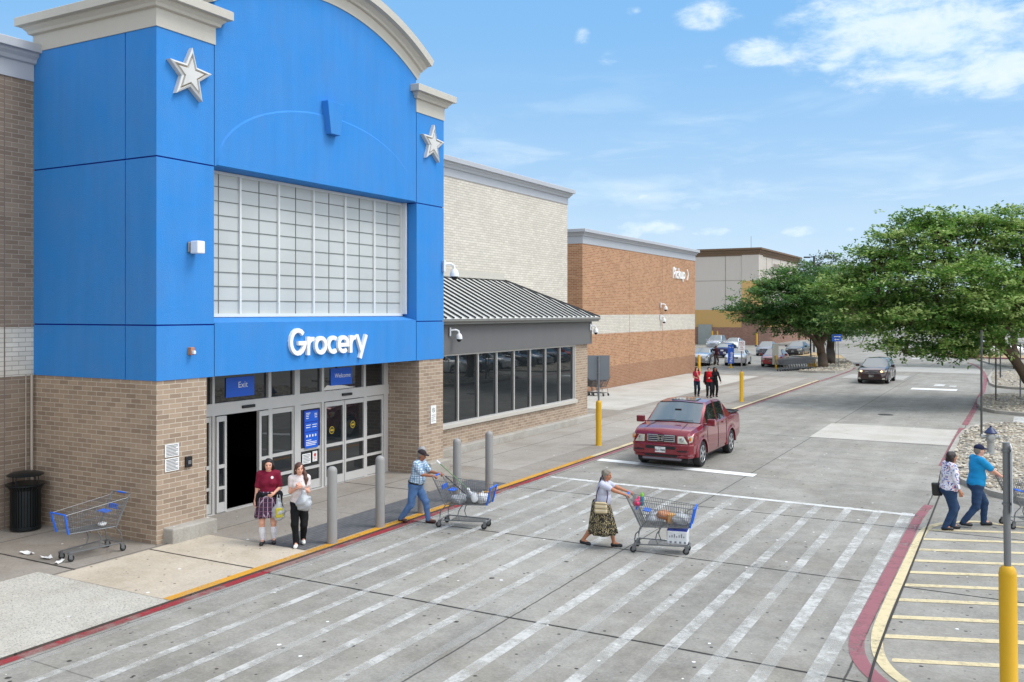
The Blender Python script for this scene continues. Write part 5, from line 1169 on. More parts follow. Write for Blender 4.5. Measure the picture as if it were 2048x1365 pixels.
def vehicle(name, label, cat, loc, rz, spec, pm, group=None, lit=False):
    S = spec; t = thing(name, loc, rz, label, cat, group); x0, x1 = S['x']; ax = S['axles']; wr = S['wr']; Ra = wr + S.get('gap', .055)
    top, belt, wd, roofw = lerp_poly(S['top']), lerp_poly(S['belt']), lerp_poly(S['w']), S['roofw']; zr = max(p[1] for p in S['top'])
    sill = lerp_poly(S.get('sill', [(x0, .34), (x0 + .5, .24), (x1 - .5, .24), (x1, .30)]))
    st = set(np.round(np.linspace(x0, x1, 44), 4)) | {p[0] for k in ('top', 'belt', 'w') for p in S[k]} | {v for iv in S['side'] for v in iv} | set(S['ws']) | set(S['rw'])
    for a in ax: st |= set(np.round(a + Ra * np.cos(np.linspace(0, math.pi, 15)), 4))
    st = sorted(v for v in st if x0 <= v <= x1); st = [v for i, v in enumerate(st) if i == 0 or v - st[i - 1] > .004]
    def low(x):
        z = sill(x)
        for a in ax:
            if abs(x - a) < Ra - 1e-4: z = max(z, wr + math.sqrt(Ra * Ra - (x - a) ** 2))
            elif abs(x - a) < Ra + 1e-3: z = max(z, wr * 1.0)
        return z
    n = 9; vs = []
    for x in st:
        w, zb, zt, zl = wd(x), belt(x), top(x), low(x); zb = min(zb, zt - .015); g = max(0, min(1, (zt - zb) / (zr - zb)))
        zl = min(zl, zb - .05)
        y5 = (w - .07) + (roofw - (w - .07)) * g; z5 = zt - .02 - .05 * g
        sec = [(w - .05, zl), (w - .005, zl + (zb - zl) * .14), (w, zl + (zb - zl) * .45), (w - .008, zl + (zb - zl) * .72), (w - .022, zb - .02), (w - .05, zb), (y5, z5), (y5 - .07, zt - .008), (0, zt + .022)]
        vs.append(sec)
    L = MB()
    def nr(i, j, sg): return (st[i], sg * vs[i][j][0], vs[i][j][1])
    V_ = []; id_ = {}
    for i in range(len(st)):
        for j in range(n):
            for sg in ((1, -1) if j < n - 1 else (1,)): id_[(i, j, sg)] = len(V_); V_.append(nr(i, j, sg))
        id_[(i, n - 1, -1)] = id_[(i, n - 1, 1)]
    tags = {'body': [], 'windshield': [], 'rear_window': [], 'side_window': [], 'cover': [], 'sunroof': []}
    for i in range(len(st) - 1):
        xm = (st[i] + st[i + 1]) / 2
        for j in range(n - 1):
            for sg in (1, -1):
                q = (id_[(i, j, sg)], id_[(i + 1, j, sg)], id_[(i + 1, j + 1, sg)], id_[(i, j + 1, sg)]); q = q if sg < 0 else q[::-1]
                k = 'body'
                if j == 7 and S['ws'][0] < xm < S['ws'][1]: k = 'windshield'
                elif j == 7 and S['rw'][0] < xm < S['rw'][1]: k = 'rear_window'
                elif j == 7 and 'cover' in S and S['cover'][0] < xm < S['cover'][1]: k = 'cover'
                elif j == 5 and any(a < xm < b for a, b in S['side']) and (top(xm) - belt(xm)) > .12: k = 'side_window'
                elif j == 5 and 'sunroof' in S and False: k = 'sunroof'
                tags[k].append(q)
    tags['body'] += [tuple(id_[(0, j, 1)] for j in range(n)) + tuple(id_[(0, j, -1)] for j in range(n - 2, -1, -1)), tuple(id_[(len(st) - 1, j, -1)] for j in range(n)) + tuple(id_[(len(st) - 1, j, 1)] for j in range(n - 2, -1, -1))]
    mats = {'body': pm, 'windshield': CGLASS, 'rear_window': CGLASS, 'side_window': GLASS, 'cover': TRIMB, 'sunroof': CGLASS}
    body = None
    for k, fs in tags.items():
        if not fs: continue
        groups = [fs]
        if k == 'side_window':
            groups = [[q for q in fs if (V_[q[0]][1] > 0) == (sg > 0) and a < sum(V_[c][0] for c in q) / 4 < b] for sg in (1, -1) for a, b in S['side']]
        for gfs in groups:
            if not gfs: continue
            used = sorted({c for q in gfs for c in q}); mp = {c: i for i, c in enumerate(used)}
            mb = MB(); mb.add([V_[c] for c in used], [tuple(mp[c] for c in q) for q in gfs])
            o = mb.build(k, mats[k], t, smooth=True, fixn=False)
            if k == 'body': body = o
    mb = MB(); hw = S['w'][len(S['w']) // 2][1]; mb.box(x0 + .15, x1 - .15, -hw + .2, hw - .2, .2, .62)
    for a in ax: mb.box(a - Ra - .02, a + Ra + .02, -hw + .16, hw - .16, .3, wr + Ra + .02) if wr + Ra + .03 < belt(a) else None
    mb.build('underbody', TRIMB, t)
    for a in ax:
        for sg in (1, -1):
            mb = MB(); yw = sg * (hw - .115); mb.lathe([(wr * .62, -.11), (wr * .95, -.11), (wr, -.08), (wr, .08), (wr * .95, .11), (wr * .62, .11)], (a, yw, wr), 30, axis='y'); wh = mb.build('wheel', RUBBER, t, smooth=True)
            mb = MB(); yo = yw + sg * .098; mb.lathe([(wr * .2, -.012), (wr * .64, -.012), (wr * .64, .012), (wr * .2, .012)], (a, yo - sg * .05, wr), 24, 1, axis='y')
            rr = [(wr * .60, 0), (wr * .66, 0)]
            mb.lathe([(wr * .59, -.02), (wr * .67, -.02), (wr * .67, .012), (wr * .62, .018), (wr * .59, .0)], (a, yo, wr), 28, 0, axis='y')
            for q in range(S.get('spokes', 5)):
                an = 2 * math.pi * q / S.get('spokes', 5) + .3; M = Matrix.Translation((a, yo, wr)) @ Matrix.Rotation(an, 4, 'Y'); mb.box(.02, wr * .62, -.012, .014, -.032, .032, 0, M, 1.0)
            mb.lathe([(.01, -.02), (.055, -.02), (.05, .022), (.01, .025)], (a, yo, wr), 14, 0, axis='y'); mb.build('rim', [RIM, TRIMB], wh)
    def pc(name, f, m, parent=None, **k): mb = MB(); f(mb); return mb.build(name, m, parent or t, **k)
    mx = S['ws'][0] + (S['ws'][1] - S['ws'][0]) * .78; ms = S.get('mirror', .11)
    for sg in (1, -1):
        o = pc('mirror', lambda mb: (mb.box(mx - .08, mx + .09, sg * (wd(mx) + .04), sg * (wd(mx) + .04 + ms * 2), belt(mx) + .02, belt(mx) + .04 + ms * 1.5), mb.box(mx - .03, mx + .04, sg * (wd(mx) - .08), sg * (wd(mx) + .06), belt(mx) + .03, belt(mx) + .08)), S.get('mirmat', pm), bevel=.03)
    for f in S.get('front', ()): f(pc, t, lit)
    for k, (xh) in enumerate(S.get('handles', ())):
        for sg in (1, -1): pc('door_handle', lambda mb: mb.box(xh - .1, xh + .1, sg * (wd(xh) - .005), sg * (wd(xh) + .03), belt(xh) - .13, belt(xh) - .095), S.get('hmat', pm), bevel=.01)
    for xs_ in S.get('seams', ()):
        for sg in (1, -1): pc('door_seam', lambda mb: mb.tube([(xs_, sg * (wd(xs_) - .004), .36), (xs_, sg * (wd(xs_) + .004), .62), (xs_, sg * (wd(xs_) - .004), belt(xs_) - .03)], .006, 4), TRIMB)
    return t, body

def front_car(x1, hw, zg, zl, plate='', style='grille', lamp=True):
    """nose parts of a car: lamps, grille, lower intake, fog lamps, plate"""
    def f(pc, t, lit):
        for sg in (1, -1):
            poly = [(sg * (hw - .40), zl - .03), (sg * (hw - .10), zl), (sg * (hw - .06), zl + .1), (sg * (hw - .16), zl + .13), (sg * (hw - .44), zl + .07)]
            def lampf(mb):
                k = 5; v = [(x1 + .012 - .10 * max(0, (abs(a) - (hw - .44)) / .4) ** 1.3, a, b) for a, b in poly]; v += [(p[0] - .16, p[1] * .98, p[2]) for p in v]
                mb.add(v, [tuple(range(k)), tuple(range(2 * k - 1, k - 1, -1))] + [(i, (i + 1) % k, k + (i + 1) % k, k + i) for i in range(k)])
            h = pc('headlight', lampf, LAMP)
            if lit: pc('lit_bulb', lambda mb: mb.lathe([(.005, 0), (.06, .0), (.05, .02), (.005, .03)], (x1 - .01, sg * (hw - .33), zl + .045), 12, axis='x'), HEADL, h)
            pc('fog_lamp', lambda mb: mb.box(x1 - .12, x1 - .015, sg * (hw - .34), sg * (hw - .14), .30, .39), LAMP, bevel=.02)
        pc('grille', lambda mb: mb.box(x1 - .08, x1 + .008, -.36, .36, zg - .07, zg + .08), TRIMB, bevel=.02)
        pc('grille_trim', lambda mb: [mb.tube([(x1 + .012, -.38, zg + dz + .03), (x1 + .018, 0, zg + dz), (x1 + .012, .38, zg + dz + .03)], .011, 5) for dz in ((-.07, -.02, .04) if style == 'bars' else (-.06, .06))], CHROME)
        pc('lower_intake', lambda mb: mb.box(x1 - .06, x1 + .004, -hw + .45, hw - .45, .26, .38), TRIMB, bevel=.02)
        p = pc('license_plate', lambda mb: mb.box(x1 + .004, x1 + .02, -.155, .155, .44, .6), PAPER, bevel=.005)
        if plate: pc('plate_text', lambda mb: text_mb(mb, plate, .075, lambda a, b, h: (x1 + .0215 + h, a, .515 + b), .001), INK, p)
    return f
def sedan(H=1.46, hw=.9, kind='sedan'):
    if kind == 'sedan':
        return dict(x=(-2.35, 2.35), axles=(-1.36, 1.40), wr=.33, roofw=.6, top=[(-2.35, .92), (-2.28, 1.04), (-1.75, 1.08), (-.95, H - .08), (-.4, H), (.25, H), (1.05, 1.04), (1.9, .92), (2.25, .80), (2.35, .62)],
                    belt=[(-2.35, .8), (-1.7, .97), (1.0, .93), (1.9, .82), (2.35, .55)], w=[(-2.35, .66), (-2.2, .8), (-1.8, hw), (1.7, hw), (2.1, .82), (2.35, .62)],
                    side=[(-1.2, -.32), (-.24, .72)], ws=(.25, 1.05), rw=(-1.75, -.95), handles=(-.95, .1), hmat=CHROME, seams=(-.28, .85))
    return dict(x=(-2.4, 2.4), axles=(-1.38, 1.40), wr=.36, roofw=.66, top=[(-2.4, .95), (-2.3, 1.1), (-2.0, H - .1), (-1.6, H - .02), (-.6, H), (.2, H - .02), (1.0, 1.13), (1.9, 1.02), (2.28, .90), (2.4, .68)],
                belt=[(-2.4, .9), (-1.7, 1.08), (1.0, 1.03), (1.9, .92), (2.4, .6)], w=[(-2.4, .72), (-2.2, .86), (-1.8, hw), (1.7, hw), (2.15, .85), (2.4, .64)],
                side=[(-1.95, -1.3), (-1.2, -.28), (-.2, .75)], ws=(.2, 1.0), rw=(-2.3, -2.0), handles=(-.95, .1), hmat=CHROME, seams=(-.24, .85))
def mkcar(label, cat, loc, rz, pm, kind='sedan', H=1.46, hw=.9, zg=.68, zl=.64, plate='', lit=False, group=None, style='two'):
    S = sedan(H, hw, kind); x1 = S['x'][1]; S['front'] = [front_car(x1 - .02, hw, zg, zl, plate, style)]
    x0 = S['x'][0]
    def rear(pc, t, lit):
        for sg in (1, -1): pc('tail_light', lambda mb: mb.box(x0 - .02, x0 + .2, sg * (hw - .33), sg * (hw - .1), .78, .95), REDL, bevel=.03)
        pc('rear_plate', lambda mb: mb.box(x0 - .02, x0 + .01, -.15, .15, .7, .85), PAPER)
    S['front'].append(rear)
    return vehicle('parked_car', label, cat, loc, rz, S, pm, group, lit)[0]

# the red pickup truck
TR = carpaint('maroon_truck_paint', C(126, 20, 38), .24, .3)
S = dict(x=(-2.72, 2.5), axles=(-1.55, 1.55), wr=.385, gap=.075, roofw=.775, spokes=6, mirror=.12,
         top=[(-2.72, 1.24), (-2.68, 1.29), (-1.72, 1.30), (-1.5, 1.40), (-.98, 1.80), (-.8, 1.845), (-.1, 1.87), (.45, 1.84), (.62, 1.81), (1.36, 1.28), (2.0, 1.22), (2.36, 1.16), (2.46, 1.10), (2.5, 1.0)],
         belt=[(-2.72, 1.20), (-1.6, 1.27), (-.9, 1.25), (1.3, 1.18), (2.2, 1.08), (2.5, .92)], w=[(-2.72, .93), (-2.6, .975), (-1.8, .98), (1.9, .98), (2.2, .955), (2.4, .92), (2.5, .86)],
         sill=[(-2.72, .5), (-2.2, .36), (-1, .32), (1, .32), (2.2, .36), (2.5, .42)],
         side=[(-.86, -.12), (-.02, 1.0)], ws=(.62, 1.36), rw=(-1.5, -.98), cover=(-2.66, -1.5), handles=(-.62, .28), seams=(-1.0, -.07, 1.05))
def truck_nose(pc, t, lit):
    x = 2.5
    g = pc('grille', lambda mb: mb.box(x - .05, x + .02, -.44, .44, .80, 1.02), TRIMB, bevel=.015)
    pc('grille_trim', lambda mb: [mb.box(x + .0, x + .045, a, b, z, z + .028) for z in (.815, .875, .935, .985) for a, b in ((-.42, -.1), (.1, .42))] + [mb.box(x + .0, x + .045, sg * .40, sg * .43, .815, 1.013) for sg in (1, -1)], CHROME, g, bevel=.006)
    e = pc('emblem', lambda mb: (mb.ringloft(-.0, .0, 0, 0, [(0, 0)], cap=False) if False else None, mb.prism([(-.095, .845), (.095, .845), (.115, .99), (-.115, .99)], x + .02, x + .05, 'x', 0)), TRIMB, g, bevel=.01)
    pc('emblem_mark', lambda mb: [mb.stroke([(-.075, .0), (.075, .0), (.095, .15), (-.095, .15)], .016, .01, lambda a, b, h: (x + .052 + h, a, .842 + b), closed=True), mb.stroke([(-.045, .025), (-.052, .125)], .026, .013, lambda a, b, h: (x + .052 + h, a, .842 + b)),
                                  mb.stroke([(.045, .025), (.052, .125)], .026, .013, lambda a, b, h: (x + .052 + h, a, .842 + b)), mb.stroke([(-.045, .075), (.045, .075)], .02, .011, lambda a, b, h: (x + .052 + h, a, .842 + b))], CHROME, e)
    for sg in (1, -1):
        def lampf(mb):
            p = [(.52, .79), (.82, .78), (.925, .84), (.94, .99), (.88, 1.01), (.52, .99)]; k = len(p)
            v = [(x + .04 - max(0, a - .74) * .5, sg * a, b) for a, b in p]; v += [(q[0] - .14, q[1] * .985, q[2]) for q in v]
            mb.add(v, [tuple(range(k)), tuple(range(2 * k - 1, k - 1, -1))] + [(i, (i + 1) % k, k + (i + 1) % k, k + i) for i in range(k)])
        h = pc('headlight', lampf, LAMP)
        pc('reflector', lambda mb: mb.lathe([(.005, 0), (.065, .0), (.06, .012), (.005, .02)], (x + .035, sg * .64, .89), 14, axis='x'), CHROME, h)
        pc('turn_signal', lambda mb: mb.box(x - .1, x - .02, sg * .85, sg * .915, .86, .97), AMBER, h, bevel=.015)
        pc('bumper_slot', lambda mb: mb.box(x + .07, x + .105, sg * .52, sg * .82, .545, .585), TRIMB, bevel=.01)
    bp_ = [(-.93, 2.12), (-.93, 2.36), (-.84, 2.5), (-.6, 2.58), (.6, 2.58), (.84, 2.5), (.93, 2.36), (.93, 2.12)]
    b = pc('bumper', lambda mb: (mb.prism([(q[1], q[0] * 1.03) for q in bp_], .44, .76, 'z'), mb.prism([(q[1] - .05, q[0] * 1.0) for q in bp_], .34, .44, 'z')), TR, bevel=.035)
    pc('bumper_grille', lambda mb: (mb.box(x + .06, x + .09, -.46, .46, .60, .69), mb.box(x + .03, x + .045, -.5, .5, .37, .44)), TRIMB, b, bevel=.01)
    pc('skid_plate', lambda mb: mb.box(x - .3, x + .0, -.6, .6, .26, .345), mat('skid_grey', C(120, 116, 124), .5), bevel=.03)
    p = pc('license_plate', lambda mb: mb.box(x + .088, x + .105, -.16, .16, .50, .66), PAPER, bevel=.006)
    pc('plate_text', lambda mb: (text_mb(mb, 'BLC·7888', .078, lambda a, b, h: (x + .107 + h, a, .565 + b), .001, bold=.002), text_mb(mb, 'TEXAS', .032, lambda a, b, h: (x + .107 + h, a, .635 + b), .001)), INK, p)
    # flared arches, roof details
    for a in (-1.55, 1.55):
        for sg in (1, -1):
            def fl(mb):
                N = 16; v = []; ro, ri = .56, .455
                for i in range(N + 1):
                    th = math.pi * (-.02 + 1.04 * i / N); co, si = math.cos(th), math.sin(th)
                    for r, y in ((ri, .95), (ri, 1.0), (ro - .03, 1.005), (ro + .02, .975), (ro + .02, .94)): v.append((a + r * co, sg * y, .385 + r * si * (.96 if r > .5 else 1)))
                mb.add(v, [(i * 5 + j, i * 5 + (j + 1) % 5, (i + 1) * 5 + (j + 1) % 5, (i + 1) * 5 + j) for i in range(N) for j in range(5)])
            pc('wheel_arch', fl, TR, smooth=True)
    pc('sunroof', lambda mb: mb.box(-.2, .36, -.4, .4, 1.845, 1.893, mat=Matrix.Rotation(R(1.5), 4, 'Y')), CGLASS, bevel=.015)
    pc('hood_crease', lambda mb: [mb.tube([(1.5, sg * .5, 1.275), (2.0, sg * .56, 1.235), (2.42, sg * .56, 1.14)], .007, 4) for sg in (1, -1)], TRIMB)
    pc('windshield_trim', lambda mb: (mb.tube([(1.38, -.86, 1.265), (1.40, 0, 1.305), (1.38, .86, 1.265)], .018, 5), mb.tube([(.63, -.70, 1.80), (.62, 0, 1.84), (.63, .70, 1.80)], .012, 5)), TRIMB)
    pc('rear_view_mirror', lambda mb: mb.box(.9, .95, -.1, .1, 1.58, 1.64), TRIMB)
    pc('wiper', lambda mb: (mb.tube([(1.40, -.6, 1.30), (1.34, .05, 1.345)], .009, 4), mb.tube([(1.40, .0, 1.31), (1.34, .62, 1.335)], .009, 4)), TRIMB)
    pc('bed_rail', lambda mb: [mb.tube([(-1.6, sg * .9, 1.315), (-2.66, sg * .9, 1.305)], .03, 6) for sg in (1, -1)] + [mb.tube([(-2.67, -.9, 1.305), (-2.67, .9, 1.305)], .03, 6)], TRIMB)
S['front'] = [truck_nose]
vehicle('pickup_truck', 'dark red pickup truck with sunroof facing the crossing stop line', 'pickup truck', (5.66, 28.5, 0), R(-90), S, TR)
MAR = carpaint('dark_brown_paint', C(50, 20, 22), .25, .4)
vz = mkcar('dark brown crossover driving toward the crossing with its headlights lit', 'car', (6.6, 65.6, 0), R(-91), MAR, 'suv', 1.6, .95, .74, .78, 'BK·3208', True, style='bars'); vz.name = 'moving_car'
CW, CS, CG, CD, CBl, CRd = carpaint('white_car_paint', C(222, 224, 226)), carpaint('silver_car_paint', C(170, 176, 184), .25, .6), carpaint('grey_car_paint', C(92, 98, 110), .25, .6), carpaint('black_car_paint', C(26, 28, 34)), carpaint('navy_car_paint', C(20, 36, 96)), carpaint('red_car_paint', C(150, 20, 34))
LOT = 'cars parked beyond the orange brick hall'
mkcar('pale silver hatchback beside the orange brick corner with a person behind it', 'car', (-9.6, 79.4, 0), R(-84), CS, 'suv', 1.5, group=LOT)
mkcar('white sedan parked behind the blue Pickup sign', 'car', (-6.9, 80.9, 0), R(-84), CW, 'sedan', 1.42, plate='GHT·4410', group=LOT)
mkcar('red sedan parked beside the nested cart row', 'car', (-3.6, 80.6, 0), R(-86), CRd, 'sedan', 1.46, group=LOT)
mkcar('navy blue sedan seen from behind in the second row', 'car', (-11.6, 94.2, 0), R(92), CBl, 'sedan', 1.46, group=LOT)
mkcar('dark grey hatchback in the second row between the white sedan and the red sedan', 'car', (-8.9, 100.0, 0), R(-86), CG, 'sedan', 1.5, group=LOT)
mkcar('black sedan in the second row under the tree branches', 'car', (-6.0, 101.6, 0), R(-92), CD, 'sedan', 1.48, group=LOT)
mkcar('silver truck shaped car furthest back near the grey metal door', 'car', (-19.0, 115.4, 0), R(-86), CS, 'suv', 1.75, .95, group=LOT)
mkcar('white car in the far row half hidden by the orange brick corner', 'car', (-21.4, 109.4, 0), R(92), CW, 'suv', 1.65, group=LOT)
mkcar('white sedan in the far row behind the navy sedan', 'car', (-15.9, 112.4, 0), R(-88), CW, 'sedan', 1.5, group=LOT)
mkcar('white car parked side on among the trees at the right', 'car', (12.9, 111.3, 0), R(18), CW, 'suv', 1.6)
# row of cars across the lane: they show in the store windows
for i, (y, pm, kd, nm) in enumerate(((58, CW, 'suv', 'white crossover'), (61.2, CG, 'sedan', 'grey sedan'), (64.4, CW, 'sedan', 'white sedan'), (67.6, CD, 'suv', 'black crossover'), (70.8, CS, 'sedan', 'silver sedan'), (74, CG, 'suv', 'grey crossover'), (77.5, CRd, 'sedan', 'red sedan'))):
    mkcar(nm + ' parked across the lane and mirrored in the annex windows', 'car', (20.2, y, 0), R(180), pm, kd, group='cars across the lane')
# ---------------------------------------------------------------- posts, signs, bin
def lathe_thing(name, prof, loc, m, label, cat, group=None, n=24):
    mb = MB(); mb.lathe(prof, (0, 0, 0), n); o = mb.build(name, m, smooth=True); o.location = loc; return tag(o, label, cat, group)
PB = [(.11, 0), (.11, .003), (.1, .004), (.1, 1.44)] + [(.1 * math.cos(R(a)), 1.44 + .1 * math.sin(R(a))) for a in range(15, 91, 15)]
GB = mat('bollard_grey', C(142, 140, 137), .6, 0, .05, 3, .1, 20); first = None
bl = ['grey concrete bollard nearest the camera beside the two girls', 'grey bollard second from the camera between the girls and the man in the cap', 'grey bollard partly hidden behind the man in the dark cap', 'grey bollard just behind the cart of the man in the cap', 'grey bollard farthest from the camera beyond the full cart']
for i, (y, h) in enumerate(((14.3, 1), (15.87, 1), (17.45, 1), (18.95, 1), (20.5, 1))):
    if first is None: first = lathe_thing('bollard', PB, (0, 0, 0), GB, bl[0], 'bollard', 'grey bollards along the kerb'); o = first
    else: o = first.copy(); COL.objects.link(o); o['label'] = bl[i]
    o.location = (2.96 - .0 * i, y, .032)
def post(x, y, label, poleh=3.1, tilt=0, cat='sign post', z=.03, ps=.032, sc=1.0):
    t = thing('sign_post', (x, y, z), 0, label, cat, 'yellow sleeved posts'); t.rotation_euler = (0, R(tilt), 0)
    mb = MB(); mb.lathe([(.115, 0), (.1, .02), (.1, 1.46), (.09, 1.52), (.06, 1.555), (.02, 1.56)], (0, 0, 0), 22); mb.build('yellow_sleeve', YELLOW, t, smooth=True)
    if poleh: mb = MB(); mb.tube([(0, 0, 1.5), (0, 0, poleh)], ps, 12); mb.build('pole', STEEL, t, smooth=True)
    return t
t = post(2.2, 29.3, 'yellow based post carrying a large grey sign board seen from behind')
mb = MB(); mb.prism([(-.38, 2.35), (-.3, 2.27), (.3, 2.27), (.38, 2.35), (.38, 3.12), (-.38, 3.12)], -.012, .012, 'y', mat=Matrix.Rotation(R(29), 4, 'Z') @ Matrix.Translation((0, .05, 0))); mb.build('sign_board', mat('sign_back', C(112, 118, 122), .5), t)
mb = MB(); [mb.box(-.05, .05, -.05, .04, z, z + .03, mat=Matrix.Rotation(R(29), 4, 'Z')) for z in (2.5, 2.95)]; mb.build('bracket', STEEL, t)
t = post(2.4, 47.2, 'yellow based post with a small white no parking sign', 3.1)
M = Matrix.Rotation(R(20), 4, 'Z')
mb = MB(); mb.box(-.17, .17, -.06, -.045, 2.62, 3.14, mat=M); mb.build('sign_plate', PAPER, t)
mb = MB(); text_mb(mb, 'NO', .15, lambda a, b, h: tuple(M @ Vector((a, -.062 - h, 3.04 + b))), .001, bold=.003); text_mb(mb, 'PARKING', .065, lambda a, b, h: tuple(M @ Vector((a, -.062 - h, 2.93 + b))), .001, bold=.002); text_mb(mb, 'FIRE', .08, lambda a, b, h: tuple(M @ Vector((a, -.062 - h, 2.81 + b))), .001, bold=.002); text_mb(mb, 'LANE', .08, lambda a, b, h: tuple(M @ Vector((a, -.062 - h, 2.71 + b))), .001, bold=.002)
mb.build('sign_text', mat('sign_red', C(150, 40, 44), .6), t)
t = post(14.88, 12.72, 'large yellow post sleeve with a steel pole close to the camera at the right edge', 3.06, -.6, z=0, ps=.042)
mb = MB(); mb.box(.05, .058, -.2, .25, 2.2, 3.02, mat=Matrix.Rotation(R(3), 4, 'Z')); mb.build('sign_plate', PAPER, t)
mb = MB(); [mb.lathe([(.055, 0), (.055, .025)], (0, 0, z), 16) for z in (2.3, 2.95)]; mb.build('bracket', STEEL, t)
def ypost(x, y, label, h=1.55):
    mb = MB(); mb.lathe([(.11, 0), (.1, h - .08), (.07, h - .02), (.02, h)], (0, 0, 0), 14); o = mb.build('bollard', YELLOW, smooth=True); o.location = (x, y, 0); tag(o, label, 'bollard', 'plain yellow bollards')
ypost(-5.58, 65.4, 'yellow bollard at the corner of the orange brick hall'); ypost(-26.4, 128.6, 'yellow bollard left of the far grey metal door', 2.0); ypost(-23.5, 128.6, 'yellow bollard right of the far grey metal door', 2.0); ypost(-22.9, 129, 'second yellow bollard right of the far grey metal door', 2.0); ypost(-16.9, 127.5, 'yellow bollard at the corner of the far tan block', 1.9)
# blue pickup sign, tan kiosk sign, direction sign, lamp pole
t = thing('pickup_sign', (-6.15, 75.9, 0), R(-60), 'tall narrow blue sign panel lettered Pickup on a yellow foot', 'sign')
mb = MB(); mb.box(-.025, .025, -.25, .25, .38, 1.95); mb.build('panel', PBLUE, t)
mb = MB(); mb.lathe([(.2, 0), (.18, .06), (.07, .12), (.06, .38)], (0, 0, 0), 14); mb.build('foot', YELLOW, t)
mb = MB(); text_mb(mb, 'Pickup', .33, lambda a, b, h: (.027 + h, -b + .02, .9 + a), .001, bold=.006); text_mb(mb, 'To →', .18, lambda a, b, h: (.027 + h, a, 1.72 + b), .001, bold=.004); mb.build('sign_text', SIGNW, t)
t = thing('kiosk_sign', (-2.6, 76.4, 0), R(-60), 'pale grey upright panel with yellow bumper post in front of the red sedan', 'sign')
mb = MB(); mb.box(-.05, .05, -.24, .24, .35, 2.05); mb.build('panel', mat('pale_panel', C(176, 174, 160), .6), t); mb = MB(); mb.lathe([(.07, 0), (.07, 1.1), (.02, 1.14)], (.14, 0, 0), 12); mb.build('bumper_post', YELLOW, t)
t = thing('corral_marker', (-.45, 80.4, 0), 0, 'black pole in a square yellow base beside the nested carts', 'marker post')
mb = MB(); mb.box(-.34, .34, -.34, .34, 0, .72, taper=.82); mb.build('base', YELLOW, t, bevel=.04); mb = MB(); mb.tube([(-.1, 0, .7), (-.15, 0, 3.2)], .06, 10); mb.build('pole', BLACK, t)
t = thing('direction_sign', (1.85, 78.6, .12), R(-60), 'blue direction sign with white arrow on two thin legs beside the tree island', 'sign')
mb = MB(); mb.box(-.02, .02, -.4, .38, 2.15, 2.72); mb.build('panel', PBLUE, t); mb = MB(); mb.tube([(0, -.12, 0), (0, -.1, 2.2)], .022, 6); mb.tube([(0, .16, 0), (0, .1, 2.2)], .022, 6); mb.build('leg', STEEL, t)
mb = MB(); mb.stroke([(.2, 0), (-.12, 0)], .06, .004, lambda a, b, h: (.021 + h, a, 2.3 + b)); mb.prism([(-.22, 2.3), (-.1, 2.38), (-.1, 2.22)], .021, .026, 'x'); mb.box(.02, .024, -.3, .3, 2.5, 2.56); mb.build('arrow', SIGNW, t)
t = thing('lamp_pole', (4.2, 118, 0), R(29), 'dark tall parking lot lamp pole rising behind the trees', 'street lamp')
t.location = G(1628, 662); 
Zp = 4.65 * FPX / 37; 
mb = MB(); mb.tube([(0, 0, 0), (0, 0, 28.6)], .28, 8); mb.build('pole', BLACK, t); mb = MB(); mb.tube([(0, 0, 28.4), (-1.4, 0, 28.2)], .12, 5); mb.box(-3.0, -1.2, -.4, .4, 28.0, 28.4); mb.build('lamp_head', BLACK, t)
t.location = tuple(Vector((CAMX, 0, 0)) + (Vector(t.location) - Vector((CAMX, 0, 0))) * (105 / Zp)); t.scale = (.38, .38, .388)
pst = 'thin grey posts in the gravel beds'
for x, y, h, nm in ((13.77, 37.3, 3.9, 'tall thin dark post in the nearest gravel bed behind the hydrant'), (13.9, 53.3, 3.4, 'thin dark post in the second gravel bed'), (13.8, 71.5, 3.2, 'thin dark post in the third gravel bed'), (12.6, 91.0, 3.0, 'farthest thin post near the white parked car'), (15.0, 55.5, 2.9, 'pale thin post at the right frame edge in the second gravel bed')):
    mb = MB(); mb.tube([(0, 0, 0), (0, 0, h)], .04 if y < 60 else .05, 8); o = mb.build('post', mat('post_grey', C(74, 76, 74), .6) if 'pale' not in nm else STEEL); o.location = (x, y, .1); tag(o, nm, 'post', pst)
# hydrant
def hydrant(x, y, z, label):
    t = thing('fire_hydrant', (x, y, z), R(10), label, 'fire hydrant')
    HM = mat('hydrant_silver', C(168, 170, 168), .45, .4, .1); HB = mat('hydrant_navy', C(18, 38, 84), .45)
    mb = MB(); mb.lathe([(.17, 0), (.17, .04), (.115, .05), (.11, .38), (.16, .4), (.16, .45), (.13, .47), (.13, .66)], (0, 0, 0), 20); mb.build('barrel', HM, t, smooth=True)
    mb = MB(); mb.lathe([(.19, .66), (.19, .69), (.14, .74), (.08, .82), (.035, .85), (.035, .9), (.01, .9)], (0, 0, 0), 20); mb.build('bonnet', HB, t, smooth=True)
    for sg in (1, -1): mb = MB(); mb.lathe([(.06, 0), (.06, .1), (.08, .1), (.08, .15), (.03, .16)] if sg > 0 else [(.03, -.16), (.08, -.15), (.08, -.1), (.06, -.1), (.06, 0)], (sg * .12, 0, .54), 12, axis='x'); mb.build('nozzle', HM, t)
    mb = MB(); mb.lathe([(.04, -.2), (.1, -.19), (.1, -.13), (.07, -.12), (.07, 0)], (0, -.05, .54), 12, axis='y'); mb.build('pump_nozzle', HM, t)
hydrant(14.17, 33.1, .12, 'silver fire hydrant with navy top in the near gravel bed'); hydrant(6.7, 119, .12, 'small distant hydrant on the far dry grass island')
